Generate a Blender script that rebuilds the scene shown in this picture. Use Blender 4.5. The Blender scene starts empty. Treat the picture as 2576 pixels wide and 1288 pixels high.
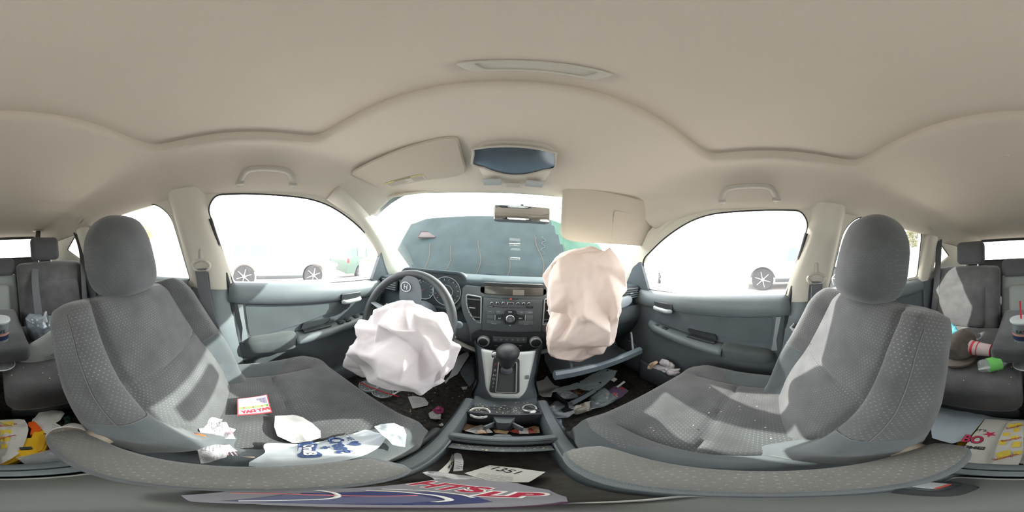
import bpy, bmesh, math, random
from math import pi, sin, cos, tan, radians, sqrt, exp, atan2, hypot
from mathutils import Vector as V, Matrix, Euler, noise
sc = bpy.context.scene
# ---------------------------------------------------------------- camera
CAM = (-.012, 0, 1.2); YAW = radians(.9); ROLL = radians(2.5)
cam = bpy.data.cameras.new('camera'); cam.type = 'PANO'; cam.panorama_type = 'EQUIRECTANGULAR'
cam.clip_start = .005; cam.clip_end = 500
co = bpy.data.objects.new('camera', cam); sc.collection.objects.link(co)
co.matrix_world = (Matrix.Translation(CAM) @ Matrix.Rotation(-YAW, 4, 'Z') @ Matrix.Rotation(-ROLL, 4, 'Y')
                   @ Matrix.Rotation(pi/2, 4, 'X'))
sc.camera = co
# ---------------------------------------------------------------- world, sun, exposure
w = bpy.data.worlds.new('sky'); sc.world = w; w.use_nodes = True
nt = w.node_tree; nt.nodes.clear()
out = nt.nodes.new('ShaderNodeOutputWorld'); bg = nt.nodes.new('ShaderNodeBackground')
sky = nt.nodes.new('ShaderNodeTexSky'); sky.sky_type = 'NISHITA'; sky.sun_disc = False
sky.sun_elevation = radians(48); sky.sun_rotation = radians(12); sky.air_density = 1; sky.dust_density = 5
mixw = nt.nodes.new('ShaderNodeMixRGB'); mixw.inputs[0].default_value = .7
mixw.inputs[2].default_value = (11.6, 11.4, 11.3, 1)
nt.links.new(sky.outputs[0], mixw.inputs[1]); nt.links.new(mixw.outputs[0], bg.inputs[0])
bg.inputs[1].default_value = .42
nt.links.new(bg.outputs[0], out.inputs[0])
sl = bpy.data.lights.new('sun', 'SUN'); sl.energy = 5.5; sl.angle = radians(.8); sl.color = (1, .96, .9)
so = bpy.data.objects.new('sun', sl); sc.collection.objects.link(so)
SUN_AZ, SUN_EL = radians(27), radians(35)          # azimuth clockwise from the car's nose
sd = V((sin(SUN_AZ)*cos(SUN_EL), cos(SUN_AZ)*cos(SUN_EL), sin(SUN_EL)))
so.rotation_euler = sd.to_track_quat('Z', 'Y').to_euler()
sc.view_settings.view_transform = 'Standard'; sc.view_settings.look = 'None'
sc.view_settings.gamma = 1; sc.view_settings.exposure = 1.12; sc.view_settings.use_curve_mapping = False
cy = sc.cycles; cy.use_denoising = True; cy.max_bounces = 10; cy.diffuse_bounces = 6
cy.transparent_max_bounces = 16; cy.sample_clamp_indirect = 12; cy.caustics_reflective = False; cy.caustics_refractive = False

# ---------------------------------------------------------------- helpers
C = sc.collection
def ray(x, y):
    lo = (x-1288)/2576*2*pi; la = (644-y)/1288*pi
    a, b, c = cos(la)*sin(lo), cos(la)*cos(lo), sin(la)
    X = a*cos(ROLL)-c*sin(ROLL); Z = a*sin(ROLL)+c*cos(ROLL)
    return (X*cos(YAW)+b*sin(YAW), -X*sin(YAW)+b*cos(YAW), Z)
def on(x, y, ax, v):                    # where the line of sight through a photo pixel meets the plane ax = v
    d = ray(x, y); i = 'xyz'.index(ax); t = (v-CAM[i])/d[i]
    return V([CAM[k]+t*d[k] for k in range(3)])

def nodes(m):
    m.use_nodes = True; nt = m.node_tree; return nt, nt.nodes['Principled BSDF']
MATS = {}
def mat(name, col, rough=.6, spec=.5, metal=0, noise_amt=0, nscale=40, bump=0, bscale=200, alpha=1, trans=0, emit=None, sheen=0, tl=0):
    if name in MATS: return MATS[name]
    m = bpy.data.materials.new(name); MATS[name] = m
    nt, p = nodes(m); c = (*col, 1)
    p.inputs['Base Color'].default_value = c; p.inputs['Roughness'].default_value = rough
    p.inputs['Metallic'].default_value = metal; p.inputs['Specular IOR Level'].default_value = spec
    p.inputs['Alpha'].default_value = alpha; p.inputs['Transmission Weight'].default_value = trans
    if sheen: p.inputs['Sheen Weight'].default_value = sheen
    tc = nt.nodes.new('ShaderNodeTexCoord')
    if noise_amt:
        n = nt.nodes.new('ShaderNodeTexNoise'); n.inputs['Scale'].default_value = nscale; n.inputs['Detail'].default_value = 6
        nt.links.new(tc.outputs['Object'], n.inputs['Vector'])
        r = nt.nodes.new('ShaderNodeMapRange'); r.inputs[1].default_value = .3; r.inputs[2].default_value = .7
        r.inputs[3].default_value = 1-noise_amt; r.inputs[4].default_value = 1+noise_amt
        nt.links.new(n.outputs['Fac'], r.inputs[0])
        mx = nt.nodes.new('ShaderNodeVectorMath'); mx.operation = 'SCALE'; mx.inputs[0].default_value = col
        nt.links.new(r.outputs[0], mx.inputs['Scale']); nt.links.new(mx.outputs[0], p.inputs['Base Color'])
    if bump:
        n = nt.nodes.new('ShaderNodeTexNoise'); n.inputs['Scale'].default_value = bscale; n.inputs['Detail'].default_value = 3
        nt.links.new(tc.outputs['Object'], n.inputs['Vector'])
        b = nt.nodes.new('ShaderNodeBump'); b.inputs['Strength'].default_value = bump; b.inputs['Distance'].default_value = .002
        nt.links.new(n.outputs['Fac'], b.inputs['Height']); nt.links.new(b.outputs[0], p.inputs['Normal'])
    if tl:                               # thin cloth or paper that lets some light through
        t = nt.nodes.new('ShaderNodeBsdfTranslucent'); t.inputs[0].default_value = c
        mxs = nt.nodes.new('ShaderNodeMixShader'); mxs.inputs[0].default_value = tl
        o = nt.nodes['Material Output']
        nt.links.new(p.outputs[0], mxs.inputs[1]); nt.links.new(t.outputs[0], mxs.inputs[2]); nt.links.new(mxs.outputs[0], o.inputs[0])
    return m
def glass(name, col=(1, 1, 1), haze=.03, gloss=.06, hazecol=(.8, .85, .85)):  # a translucent veil mixed into the pane imitates hazy glare
    if name in MATS: return MATS[name]
    m = bpy.data.materials.new(name); MATS[name] = m; m.use_nodes = True; nt = m.node_tree; nt.nodes.clear()
    o = nt.nodes.new('ShaderNodeOutputMaterial'); t = nt.nodes.new('ShaderNodeBsdfTransparent'); t.inputs[0].default_value = (*col, 1)
    g = nt.nodes.new('ShaderNodeBsdfGlossy'); g.inputs['Roughness'].default_value = .02
    d = nt.nodes.new('ShaderNodeBsdfTranslucent'); d.inputs[0].default_value = (*hazecol, 1)
    n = nt.nodes.new('ShaderNodeTexNoise'); n.inputs['Scale'].default_value = 9; n.inputs['Detail'].default_value = 8
    tc = nt.nodes.new('ShaderNodeTexCoord'); nt.links.new(tc.outputs['Object'], n.inputs['Vector'])
    r = nt.nodes.new('ShaderNodeMapRange'); r.inputs[1].default_value = .3; r.inputs[2].default_value = .7
    r.inputs[3].default_value = haze*.6; r.inputs[4].default_value = haze*1.4; nt.links.new(n.outputs['Fac'], r.inputs[0])
    m1 = nt.nodes.new('ShaderNodeMixShader'); m1.inputs[0].default_value = gloss
    m2 = nt.nodes.new('ShaderNodeMixShader'); nt.links.new(r.outputs[0], m2.inputs[0])
    nt.links.new(t.outputs[0], m1.inputs[1]); nt.links.new(g.outputs[0], m1.inputs[2])
    nt.links.new(m1.outputs[0], m2.inputs[1]); nt.links.new(d.outputs[0], m2.inputs[2]); nt.links.new(m2.outputs[0], o.inputs[0])
    return m
def dotted(name, col, dot, pitch=.009, rad=.22, axes=None, rough=.9):
    """woven seat cloth with a staggered grid of small pale dots, on UVs measured in metres"""
    if name in MATS: return MATS[name]
    m = mat(name, col, rough=rough, spec=.2, bump=.35, bscale=900, sheen=.25); nt = m.node_tree; p = nt.nodes['Principled BSDF']
    uv = nt.nodes.new('ShaderNodeUVMap'); sx = nt.nodes.new('ShaderNodeSeparateXYZ'); nt.links.new(uv.outputs[0], sx.inputs[0])
    def M(op, a, b=None, c=None):
        n = nt.nodes.new('ShaderNodeMath'); n.operation = op
        for i, q in enumerate((a, b, c)):
            if q is None: continue
            if isinstance(q, (int, float)): n.inputs[i].default_value = q
            else: nt.links.new(q, n.inputs[i])
        return n.outputs[0]
    u = M('DIVIDE', sx.outputs[0], pitch); v = M('DIVIDE', sx.outputs[1], pitch*.75)
    row = M('FLOOR', v); odd = M('MULTIPLY', M('MODULO', row, 2), .5)
    fu = M('SUBTRACT', M('FRACT', M('ADD', u, odd)), .5); fv = M('SUBTRACT', M('FRACT', v), .5)
    d = M('SQRT', M('ADD', M('MULTIPLY', fu, fu), M('MULTIPLY', M('MULTIPLY', fv, fv), .9)))
    k = M('LESS_THAN', d, rad)
    n = nt.nodes.new('ShaderNodeTexNoise'); n.inputs['Scale'].default_value = 14; n.inputs['Detail'].default_value = 4
    tc = nt.nodes.new('ShaderNodeTexCoord'); nt.links.new(tc.outputs['Object'], n.inputs['Vector'])
    r = nt.nodes.new('ShaderNodeMapRange'); r.inputs[1].default_value = .35; r.inputs[2].default_value = .65
    r.inputs[3].default_value = .2; r.inputs[4].default_value = 1; nt.links.new(n.outputs['Fac'], r.inputs[0])
    k2 = M('MULTIPLY', k, r.outputs[0])
    r2 = nt.nodes.new('ShaderNodeMapRange'); r2.inputs[1].default_value = .3; r2.inputs[2].default_value = .7
    r2.inputs[3].default_value = .85; r2.inputs[4].default_value = 1.15; nt.links.new(n.outputs['Fac'], r2.inputs[0])
    mx = nt.nodes.new('ShaderNodeMixRGB'); mx.inputs[1].default_value = (*col, 1); mx.inputs[2].default_value = (*dot, 1)
    nt.links.new(k2, mx.inputs[0])
    vm = nt.nodes.new('ShaderNodeVectorMath'); vm.operation = 'SCALE'; nt.links.new(mx.outputs[0], vm.inputs[0])
    nt.links.new(r2.outputs[0], vm.inputs['Scale']); nt.links.new(vm.outputs[0], p.inputs['Base Color'])
    return m

def props(o, label=None, cat=None, group=None, kind=None):
    if label: o['label'] = label
    if cat: o['category'] = cat
    if group: o['group'] = group
    if kind: o['kind'] = kind
    return o
def thing(name, label, cat, loc=(0, 0, 0), group=None, kind=None):
    o = bpy.data.objects.new(name, None); C.objects.link(o); o.location = loc; o.empty_display_size = .05
    return props(o, label, cat, group, kind)
def wloc(o):
    p = V((0, 0, 0))
    while o: p = p + o.location; o = o.parent
    return p
def raw(name, verts, faces, m, parent=None, smooth=True, uvs=None, label=None, auto=None):
    """vertices are world coordinates; the object's origin sits at its parent's origin"""
    off = wloc(parent) if parent else V((0, 0, 0))
    if not parent and verts:
        off = V((sum(v[0] for v in verts)/len(verts), sum(v[1] for v in verts)/len(verts), min(v[2] for v in verts)))
    me = bpy.data.meshes.new(name)
    me.from_pydata([(v[0]-off.x, v[1]-off.y, v[2]-off.z) for v in verts], [], faces)
    if uvs:
        ul = me.uv_layers.new(name='UVMap')
        for l in me.loops: ul.data[l.index].uv = uvs[l.vertex_index]
    ms = m if isinstance(m, (list, tuple)) else [m]
    for q in ms: me.materials.append(q)
    me.validate(); me.update()
    o = bpy.data.objects.new(name, me); C.objects.link(o)
    if parent: o.parent = parent
    else: o.location = off
    if smooth:
        for p in me.polygons: p.use_smooth = True
        if auto is not None: sharp(me, auto)
    if label: o['label'] = label
    return o
def sharp(me, ang=35):
    bm = bmesh.new(); bm.from_mesh(me); a = radians(ang)
    for e in bm.edges:
        if len(e.link_faces) == 2 and e.calc_face_angle(0) > a: e.smooth = False
    bm.to_mesh(me); bm.free()
class MB:
    def __init__(s): s.v, s.f = [], []
    def add(s, vs, fs):
        n = len(s.v); s.v += [V(q) for q in vs]; s.f += [tuple(i+n for i in f) for f in fs]; return s
    def bm(s, b, M=None):
        b.verts.ensure_lookup_table()
        vs = [(M @ v.co if M else v.co.copy()) for v in b.verts]; fs = [[v.index for v in f.verts] for f in b.faces]
        b.free(); return s.add(vs, fs)
    def box(s, c, size, r=0, seg=3, rot=(0, 0, 0), taper=None):
        b = bmesh.new(); bmesh.ops.create_cube(b, size=1)
        for v in b.verts:
            v.co = V((v.co.x*size[0], v.co.y*size[1], v.co.z*size[2]))
            if taper and v.co.z > 0: v.co.x *= taper[0]; v.co.y *= taper[1]
        if r: bmesh.ops.bevel(b, geom=b.edges[:], offset=r, segments=seg, profile=.5, affect='EDGES')
        b.verts.index_update()
        return s.bm(b, Matrix.Translation(c) @ Euler(rot).to_matrix().to_4x4())
    def cyl(s, c, r, h, seg=32, rot=(0, 0, 0), r2=None, bev=0):
        b = bmesh.new(); bmesh.ops.create_cone(b, cap_ends=True, segments=seg, radius1=r, radius2=r if r2 is None else r2, depth=h)
        if bev: bmesh.ops.bevel(b, geom=[e for e in b.edges if len(e.link_faces) == 2 and e.calc_face_angle(0) > .9], offset=bev, segments=3, profile=.5, affect='EDGES')
        b.verts.index_update()
        return s.bm(b, Matrix.Translation(c) @ Euler(rot).to_matrix().to_4x4())
    def grid(s, rows, closed=False, cap=False):
        n = len(s.v); R = len(rows); K = len(rows[0])
        for r in rows: s.v += [V(q) for q in r]
        for i in range(R-1):
            for j in range(K if closed else K-1):
                a = n+i*K+j; b = n+i*K+(j+1) % K; s.f.append((a, b, b+K, a+K))
        if cap: s.f.append(tuple(n+j for j in range(K))[::-1]); s.f.append(tuple(n+(R-1)*K+j for j in range(K)))
        return s
    def tube(s, pts, r, seg=10, closed=False, flat=None):
        pts = [V(p) for p in pts]; N = len(pts); rows = []; up = V((0, 0, 1)); prev = None
        for i, p in enumerate(pts):
            a = pts[(i-1) % N] if closed or i else pts[0]; b = pts[(i+1) % N] if closed or i < N-1 else pts[-1]
            t = (b-a).normalized()
            if prev is None:
                x = t.cross(up); x = x if x.length > .1 else t.cross(V((0, 1, 0)))
            else: x = prev - t*prev.dot(t)
            x.normalize(); y = t.cross(x); prev = x
            rr = r[i] if isinstance(r, (list, tuple)) else r
            rows.append([p + x*rr*cos(k/seg*2*pi) + y*rr*(flat or 1)*sin(k/seg*2*pi) for k in range(seg)])
        if closed: rows.append(rows[0])
        return s.grid(rows, closed=True, cap=not closed)
    def lathe(s, prof, c=(0, 0, 0), seg=40, M=None, cap=True):
        rows = [[V((r*cos(k/seg*2*pi), r*sin(k/seg*2*pi), z)) for k in range(seg)] for r, z in prof]
        M = Matrix.Translation(c) @ (M.to_4x4() if M else Matrix.Identity(4))
        return s.grid([[M @ q for q in r] for r in rows], closed=True, cap=cap)
    def prism(s, pts, a, b):
        """outline of 3D points pushed from offset vector a to offset vector b"""
        n = len(pts); a = V(a); b = V(b)
        s.add([V(p)+a for p in pts]+[V(p)+b for p in pts],
              [tuple(range(n))[::-1], tuple(range(n, 2*n))]+[(i, (i+1) % n, n+(i+1) % n, n+i) for i in range(n)])
        return s
    def build(s, name, m, parent=None, smooth=True, auto=40, label=None):
        return raw(name, s.v, s.f, m, parent, smooth, auto=auto, label=label)
def smooth01(x): x = max(0, min(1, x)); return x*x*(3-2*x)
def lerp(a, b, t): return a+(b-a)*t
def curve(pts, n, closed=False):
    """Catmull-Rom through points"""
    P = [V(p) if len(p) == 3 else V((p[0], p[1], 0)) for p in pts]; N = len(P); out = []
    segs = N if closed else N-1
    for i in range(n):
        u = i/(n if closed else n-1)*segs; k = min(int(u), segs-1); t = u-k
        g = (lambda j: P[j % N]) if closed else (lambda j: P[max(0, min(N-1, j))])
        a, b, c, d = g(k-1), g(k), g(k+1), g(k+2)
        out.append(.5*((2*b)+(c-a)*t+(2*a-5*b+4*c-d)*t*t+(3*b-a-3*c+d)*t**3))
    return out
def rounded(pts, r, n=5):
    """2D polygon with rounded corners"""
    out = []; N = len(pts)
    for i in range(N):
        p = V((*pts[i], 0)); a = V((*pts[i-1], 0)); b = V((*pts[(i+1) % N], 0)); rr = r[i] if isinstance(r, (list, tuple)) else r
        da = (a-p); db = (b-p); q = min(rr, da.length*.48, db.length*.48); pa = p+da.normalized()*q; pb = p+db.normalized()*q
        for k in range(n+1):
            t = k/n; x = pa*(1-t)**2+p*2*t*(1-t)+pb*t*t; out.append((x.x, x.y))
    return out
def fill_holes(outer, holes):
    """triangulated 2D region with holes -> verts, faces"""
    b = bmesh.new(); es = []
    for lp in [outer]+holes:
        vs = [b.verts.new((p[0], p[1], 0)) for p in lp]
        for i in range(len(vs)): es.append(b.edges.new((vs[i], vs[(i+1) % len(vs)])))
    bmesh.ops.triangle_fill(b, edges=es, use_beauty=True)
    b.verts.index_update(); r = [v.co.copy() for v in b.verts], [[v.index for v in f.verts] for f in b.faces]; b.free(); return r
def crumple(p, s, seed=0):
    """folded-cloth height in about -1..1 with creases"""
    q = V(p)*s+V((seed*7.3, seed*3.1, seed*5.7))
    d, _ = noise.voronoi(q); d2, _ = noise.voronoi(q*2.1+V((3, 1, 2)))
    return (d[1]-d[0])*1.1 - .5 + .5*(.5-d2[0]) + .35*noise.noise(q*.7)
def blob(name, outline, ctr, U, W, depth, m, parent=None, amp=.01, scale=12, seed=1, res=5, power=.75, flat=0, label=None, down=1.0, shift=None):
    """closed crumpled bag: outline in world points around ctr in the plane U,W, thickness along UxW"""
    ctr = V(ctr); U = V(U).normalized(); W = V(W).normalized(); D = U.cross(W)
    pol = sorted((atan2((V(p)-ctr).dot(W), (V(p)-ctr).dot(U)), hypot((V(p)-ctr).dot(W), (V(p)-ctr).dot(U))) for p in outline)
    def R(a):
        for i in range(len(pol)):
            a0, r0 = pol[i-1]; a1, r1 = pol[i]
            if i == 0: a0 -= 2*pi
            if a0 <= a <= a1 or (i == 0 and a-2*pi >= a0):
                if i == 0 and a > a1: a -= 2*pi
                # intersection with the straight chord
                x0, y0, x1, y1 = r0*cos(a0), r0*sin(a0), r1*cos(a1), r1*sin(a1)
                dx, dy = x1-x0, y1-y0; den = cos(a)*dy-sin(a)*dx
                if abs(den) < 1e-9: return r0
                return (x0*dy-y0*dx)/den
        return R(a-2*pi) if a > 0 else pol[0][1]
    b = bmesh.new(); bmesh.ops.create_icosphere(b, subdivisions=res, radius=1); vs = []
    for v in b.verts:
        c = v.co; rr = hypot(c.x, c.y); a = atan2(c.y, c.x); k = R(a)*rr**power if rr > 1e-6 else 0
        z = c.z*depth*(down if c.z < 0 else 1)
        p = ctr+U*k*cos(a)+W*k*sin(a)+D*z
        n = (U*c.x+W*c.y)*.4+D*c.z
        h = crumple(p, scale, seed)*amp
        if flat and c.z < 0: h *= .2
        p = p+n*h
        vs.append(p)
    fs = [[v.index for v in f.verts] for f in b.faces]; b.free()
    return raw(name, vs, fs, m, parent, True, label=label, auto=55)
def cloth(name, outline, ctr, U, W, depth, m, parent=None, amp=.02, seed=1, res=3, power=.85, jit=.45, smooth=1, fine=.0022, label=None):
    """limp fabric bag: big flat facets meeting in soft creases"""
    o = blob(name, outline, ctr, U, W, depth, m, parent, amp=0, res=res, power=power, seed=seed)
    me = o.data; rr = random.Random(seed); b = bmesh.new(); b.from_mesh(me); b.normal_update()
    el = sum(e.calc_length() for e in b.edges)/len(b.edges)
    mv = {}
    for v in b.verts:
        n = v.normal; t = V((rr.uniform(-1, 1), rr.uniform(-1, 1), rr.uniform(-1, 1))); t -= n*t.dot(n)
        rim = abs(n.dot(V(U).normalized().cross(V(W).normalized())))
        mv[v] = t*el*jit+n*rr.uniform(-1, .7)*amp*(.25+.75*rim)
    for v, d in mv.items(): v.co += d
    for k in range(3):
        bmesh.ops.subdivide_edges(b, edges=b.edges[:], cuts=1, use_grid_fill=True)
        for _ in range(smooth if k else 0): bmesh.ops.smooth_vert(b, verts=b.verts[:], factor=.3, use_axis_x=True, use_axis_y=True, use_axis_z=True)
    b.normal_update()
    for v in b.verts: 
        q = v.co+V(o.location); v.co += v.normal*fine*(1-2.4*abs(noise.noise(q*28+V((seed, 0, 0))))+.8*(1-2*abs(noise.noise(q*11+V((0, seed, 0))))))
    b.to_mesh(me); b.free()
    for p in me.polygons: p.use_smooth = True
    if label: o['label'] = label
    return o
def sheet(name, outline, z, m, parent=None, amp=.003, scale=25, seed=1, rings=9, thick=.0008, smoothm=True, tilt=None, label=None, sub=4, lift=0):
    """thin creased paper lying flat: outline of (x,y) or world points; returns object and its height function"""
    pts = [(p[0], p[1]) for p in outline]; dense = []
    for i in range(len(pts)):
        a, b = pts[i], pts[(i+1) % len(pts)]
        for k in range(sub): dense.append((lerp(a[0], b[0], k/sub), lerp(a[1], b[1], k/sub)))
    cx = sum(p[0] for p in pts)/len(pts); cy_ = sum(p[1] for p in pts)/len(pts)
    def h(x, y):
        e = hypot(x-cx, y-cy_)
        return z + (tilt(x, y) if tilt else 0) + amp*(crumple((x, y, .3), scale, seed)+.6) + lift*e*e
    rows = []
    for k in range(rings+1):
        t = k/rings
        rows.append([(lerp(cx, p[0], t), lerp(cy_, p[1], t)) for p in dense])
    N = len(dense); vs = []; fs = []
    for r in rows: vs += [V((x, y, h(x, y))) for x, y in r]
    for i in range(rings):
        for j in range(N): a = i*N+j; b = i*N+(j+1) % N; fs.append((a, b, b+N, a+N))
    M0 = len(vs); vs += [v-V((0, 0, thick)) for v in vs[:M0]]
    fs += [tuple(q+M0 for q in f[::-1]) for f in fs[:]]
    L = rings*N
    fs += [(L+j, L+(j+1) % N, M0+L+(j+1) % N, M0+L+j)[::-1] for j in range(N)]
    o = raw(name, vs, fs, m, parent, smoothm, label=label, auto=30); return o, h
def text(name, body, size, M, m, parent, ext=.0004, h=None, align='CENTER', bold=0, sx=1, shear=0):
    """real letters, M maps text XY plane into the world; h drapes them on a sheet"""
    cu = bpy.data.curves.new(name, 'FONT'); cu.body = body; cu.size = size; cu.align_x = align; cu.align_y = 'CENTER'
    cu.extrude = ext; cu.offset = bold; cu.shear = shear; cu.resolution_u = 3
    t = bpy.data.objects.new(name, cu); C.objects.link(t); bpy.context.view_layer.update()
    me = bpy.data.meshes.new_from_object(t.evaluated_get(bpy.context.evaluated_depsgraph_get()))
    vs = []
    for v in me.vertices:
        p = M @ V((v.co.x*sx, v.co.y, v.co.z))
        if h: p = V((p.x, p.y, h(p.x, p.y)+ext+.0003+v.co.z))
        vs.append(p)
    fs = [tuple(p.vertices) for p in me.polygons]
    bpy.data.objects.remove(t); bpy.data.meshes.remove(me); bpy.data.curves.remove(cu)
    return raw(name, vs, fs, m, parent, False)
def frame(o, x, y, z=None):
    """matrix with origin o and text x / y directions"""
    x = V(x).normalized(); y = V(y); y = (y-x*y.dot(x)).normalized(); z = x.cross(y)
    M = Matrix((x, y, z)).transposed().to_4x4(); M.translation = V(o); return M
def copy_tree(o, parent=None):
    c = o.copy(); C.objects.link(c); c.parent = parent
    for ch in list(o.children): copy_tree(ch, c)
    return c
# ---------------------------------------------------------------- materials
beige = mat('headliner cloth', (.655, .605, .525), rough=.95, spec=.1, noise_amt=.03, nscale=3, bump=.25, bscale=700)
beigeP = mat('beige trim plastic', (.66, .63, .55), rough=.55, spec=.3, noise_amt=.03, nscale=8)
darkP = mat('charcoal plastic', (.105, .122, .137), rough=.5, spec=.5, noise_amt=.08, nscale=12, bump=.3, bscale=500)
midP = mat('grey moulded plastic', (.15, .175, .19), rough=.45, spec=.5, noise_amt=.06, nscale=10, bump=.2, bscale=400)
blackP = mat('black plastic', (.035, .04, .045), rough=.4, spec=.5)
rubber = mat('black rubber', (.03, .032, .035), rough=.7, spec=.3)
silver = mat('silver painted plastic', (.52, .56, .58), rough=.35, spec=.6, metal=.3)
chrome = mat('chrome', (.8, .82, .84), rough=.15, metal=1)
carpet = mat('dark carpet', (.085, .080, .072), rough=1, spec=.05, noise_amt=.45, nscale=60, bump=.8, bscale=400)
panecar = glass('window glass', (.93, .95, .94), haze=.02, gloss=.04)
windglass = glass('hazy windshield glass', (.84, .92, .89), haze=.007, gloss=.04, hazecol=(.75, .88, .9))  # pale veil in the glass stands in for windshield glare
rearglass = glass('tinted rear glass', (.80, .84, .80), haze=.03, gloss=.04)

def sidex(z): return .70-.25*(z-1.05)
def ceil_z(x, y):
    z = 1.54
    z -= .125*smooth01((abs(x)-.44)/.19)**1.3
    if y > .2: z -= .077*((y-.2)/.42)**1.6
    if y < -.3: z -= .035*smooth01((-.3-y)/.7)
    if y < -.92: z -= .015*smooth01((-.92-y)/.03)+.06*((-.92-y)/1.1)
    return z
# ceiling ring around the sunroof opening
def hole_pt(a):
    c, s = cos(a), sin(a); k = (abs(c)**9+abs(s)**9)**(-1/9); x, y = c*k, s*k
    yy = (.18+.025*(1-x*x)) if y > 0 else .30
    return (.432*x, y*yy if y < 0 else y*yy)
def outer_pt(a, ref=None):
    c, s = cos(a), sin(a); k = 1/max(abs(c), abs(s)); x, y = c*k, s*k
    return (.615*x, (.625-.12*abs(x)**2.4) * y if y > 0 else 2.05*y)
N = 240; rows = []
ang = []
for i in range(N): ang.append(-pi+2*pi*i/N + .0)
rows.append([V((hole_pt(a)[0]*1.03, hole_pt(a)[1]*1.03, 1.575)) for a in ang])
for q, dz in ((1.0, .03), (1.0, .008), (1.004, .001), (1.012, 0)):
    rows.append([V((hole_pt(a)[0]*q, hole_pt(a)[1]*q, 1.54+dz)) for a in ang])
for k in range(1, 33):
    t = (k/32)**1.0; r = []
    for a in ang:
        h, o = hole_pt(a), outer_pt(a); x = lerp(h[0]*1.012, o[0], t); y = lerp(h[1]*1.012, o[1], t)
        r.append(V((x, y, ceil_z(x, y))))
    rows.append(r)
mb = MB().grid(rows, closed=True)
ceiling = mb.build('ceiling', beige, auto=60); md = ceiling.modifiers.new('s', 'SOLIDIFY'); md.thickness = .012; md.offset = 1
props(ceiling, 'beige cloth headliner around the closed sunroof shade', 'ceiling', kind='structure')
# sunroof shade panel
sp = thing('trim_1', 'beige cloth sunroof shade closed in the ceiling opening', 'sunroof shade', (0, 0, 1.553), kind='structure')
mb = MB(); rows = []
for k in range(13):
    t = k/12; rows.append([V((hole_pt(a)[0]*1.05*t, hole_pt(a)[1]*1.05*t, 1.556+.003*t*t)) for a in ang])
mb.grid(rows, closed=True); mb.build('shade_panel', beige, sp)
# recessed pull handle of the shade
hc = V((0.0, .150, 1.553)); out2 = rounded([(-.078, -.013), (-.066, .014), (.066, .014), (.078, -.013)], .009)
hw = []
for q, z in ((1, .002), (.985, -.003), (.93, -.004), (.80, -.002), (.74, .010), (.70, .011)):
    hw.append([hc+V((x*q, y*(q if q > .9 else q*.85), z)) for x, y in out2])
MB().grid(hw, closed=True, cap=True).build('pull_handle', mat('pale handle plastic', (.58, .57, .50), rough=.5), sp)

# side walls above the beltline with window openings; coordinates (y, z)
OPEN = {
 'front': (rounded([(-.085, 1.045), (-.175, 1.36), (-.14, 1.412), (.26, 1.402), (.44, 1.33), (.625, 1.21), (.64, 1.035)], [.02, .05, .05, .1, .1, .04, .02])),
 'rear': (rounded([(-.275, 1.055), (-.33, 1.35), (-.40, 1.415), (-.62, 1.42), (-.90, 1.39), (-.93, 1.08)], [.02, .05, .06, .1, .04, .03])),
 'quarter': (rounded([(-1.13, 1.12), (-1.16, 1.34), (-1.39, 1.23)], [.02, .03, .03])),
}
def side(s, nm):
    outer = [(1.06, 1.02), (.70, 1.26), (.45, 1.415), (.1, 1.435), (-.4, 1.44), (-1, 1.435), (-1.6, 1.42), (-2.06, 1.38), (-2.06, 1.02), (-1.1, 1.02), (-.95, 1.02), (-.27, 1.02), (-.09, 1.02), (.3, 1.02)]
    vs, fs = fill_holes(outer, [OPEN['front'], OPEN['rear'], OPEN['quarter']])
    vs3 = [V((s*(sidex(p.y)-.012), p.x, p.y)) for p in vs]
    o = raw('wall_'+nm, vs3, fs, beigeP, smooth=False)
    md = o.modifiers.new('s', 'SOLIDIFY'); md.thickness = .035; md.offset = 1 if s > 0 else -1
    # make sure it thickens outwards
    b = bmesh.new(); b.from_mesh(o.data)
    for f in b.faces:
        if f.normal.x*s < 0: f.normal_flip()
    b.to_mesh(o.data); b.free(); md.offset = 1
    props(o, 'beige pillar and roof rail trim along the %s side of the cabin' % ("driver's" if s < 0 else "passenger's"), 'wall', kind='structure')
for s, nm in ((-1, 'left'), (1, 'right')): side(s, nm)

wn = 1
def window(s, key, label, gm, fr=True):
    global wn
    t = thing('window_%d' % wn, label, 'window', (s*.68, OPEN[key][0][0], 1.05), kind='structure'); wn += 1
    pts = OPEN[key]
    mb = MB(); P = [V((s*(sidex(z)+.012), y, z)) for y, z in pts]
    mb.add(P, [tuple(range(len(P)))]); mb.build('glass_pane', gm, t, smooth=False)
    P2 = [V((s*(sidex(z)-.006), y, z)) for y, z in pts]
    MB().tube(P2, .005, 6, closed=True).build('rubber_seal', rubber, t)
    return t
for s, w1, w2 in ((-1, "driver's", 'left'), (1, "front passenger's", 'right')):
    window(s, 'front', w1+' door window in the front '+w2+' door', panecar)
    window(s, 'rear', 'rear door window behind the '+w2+' front seat', rearglass)
    window(s, 'quarter', 'small triangular quarter window beyond the rear seat on the %s' % w2, rearglass)
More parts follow.
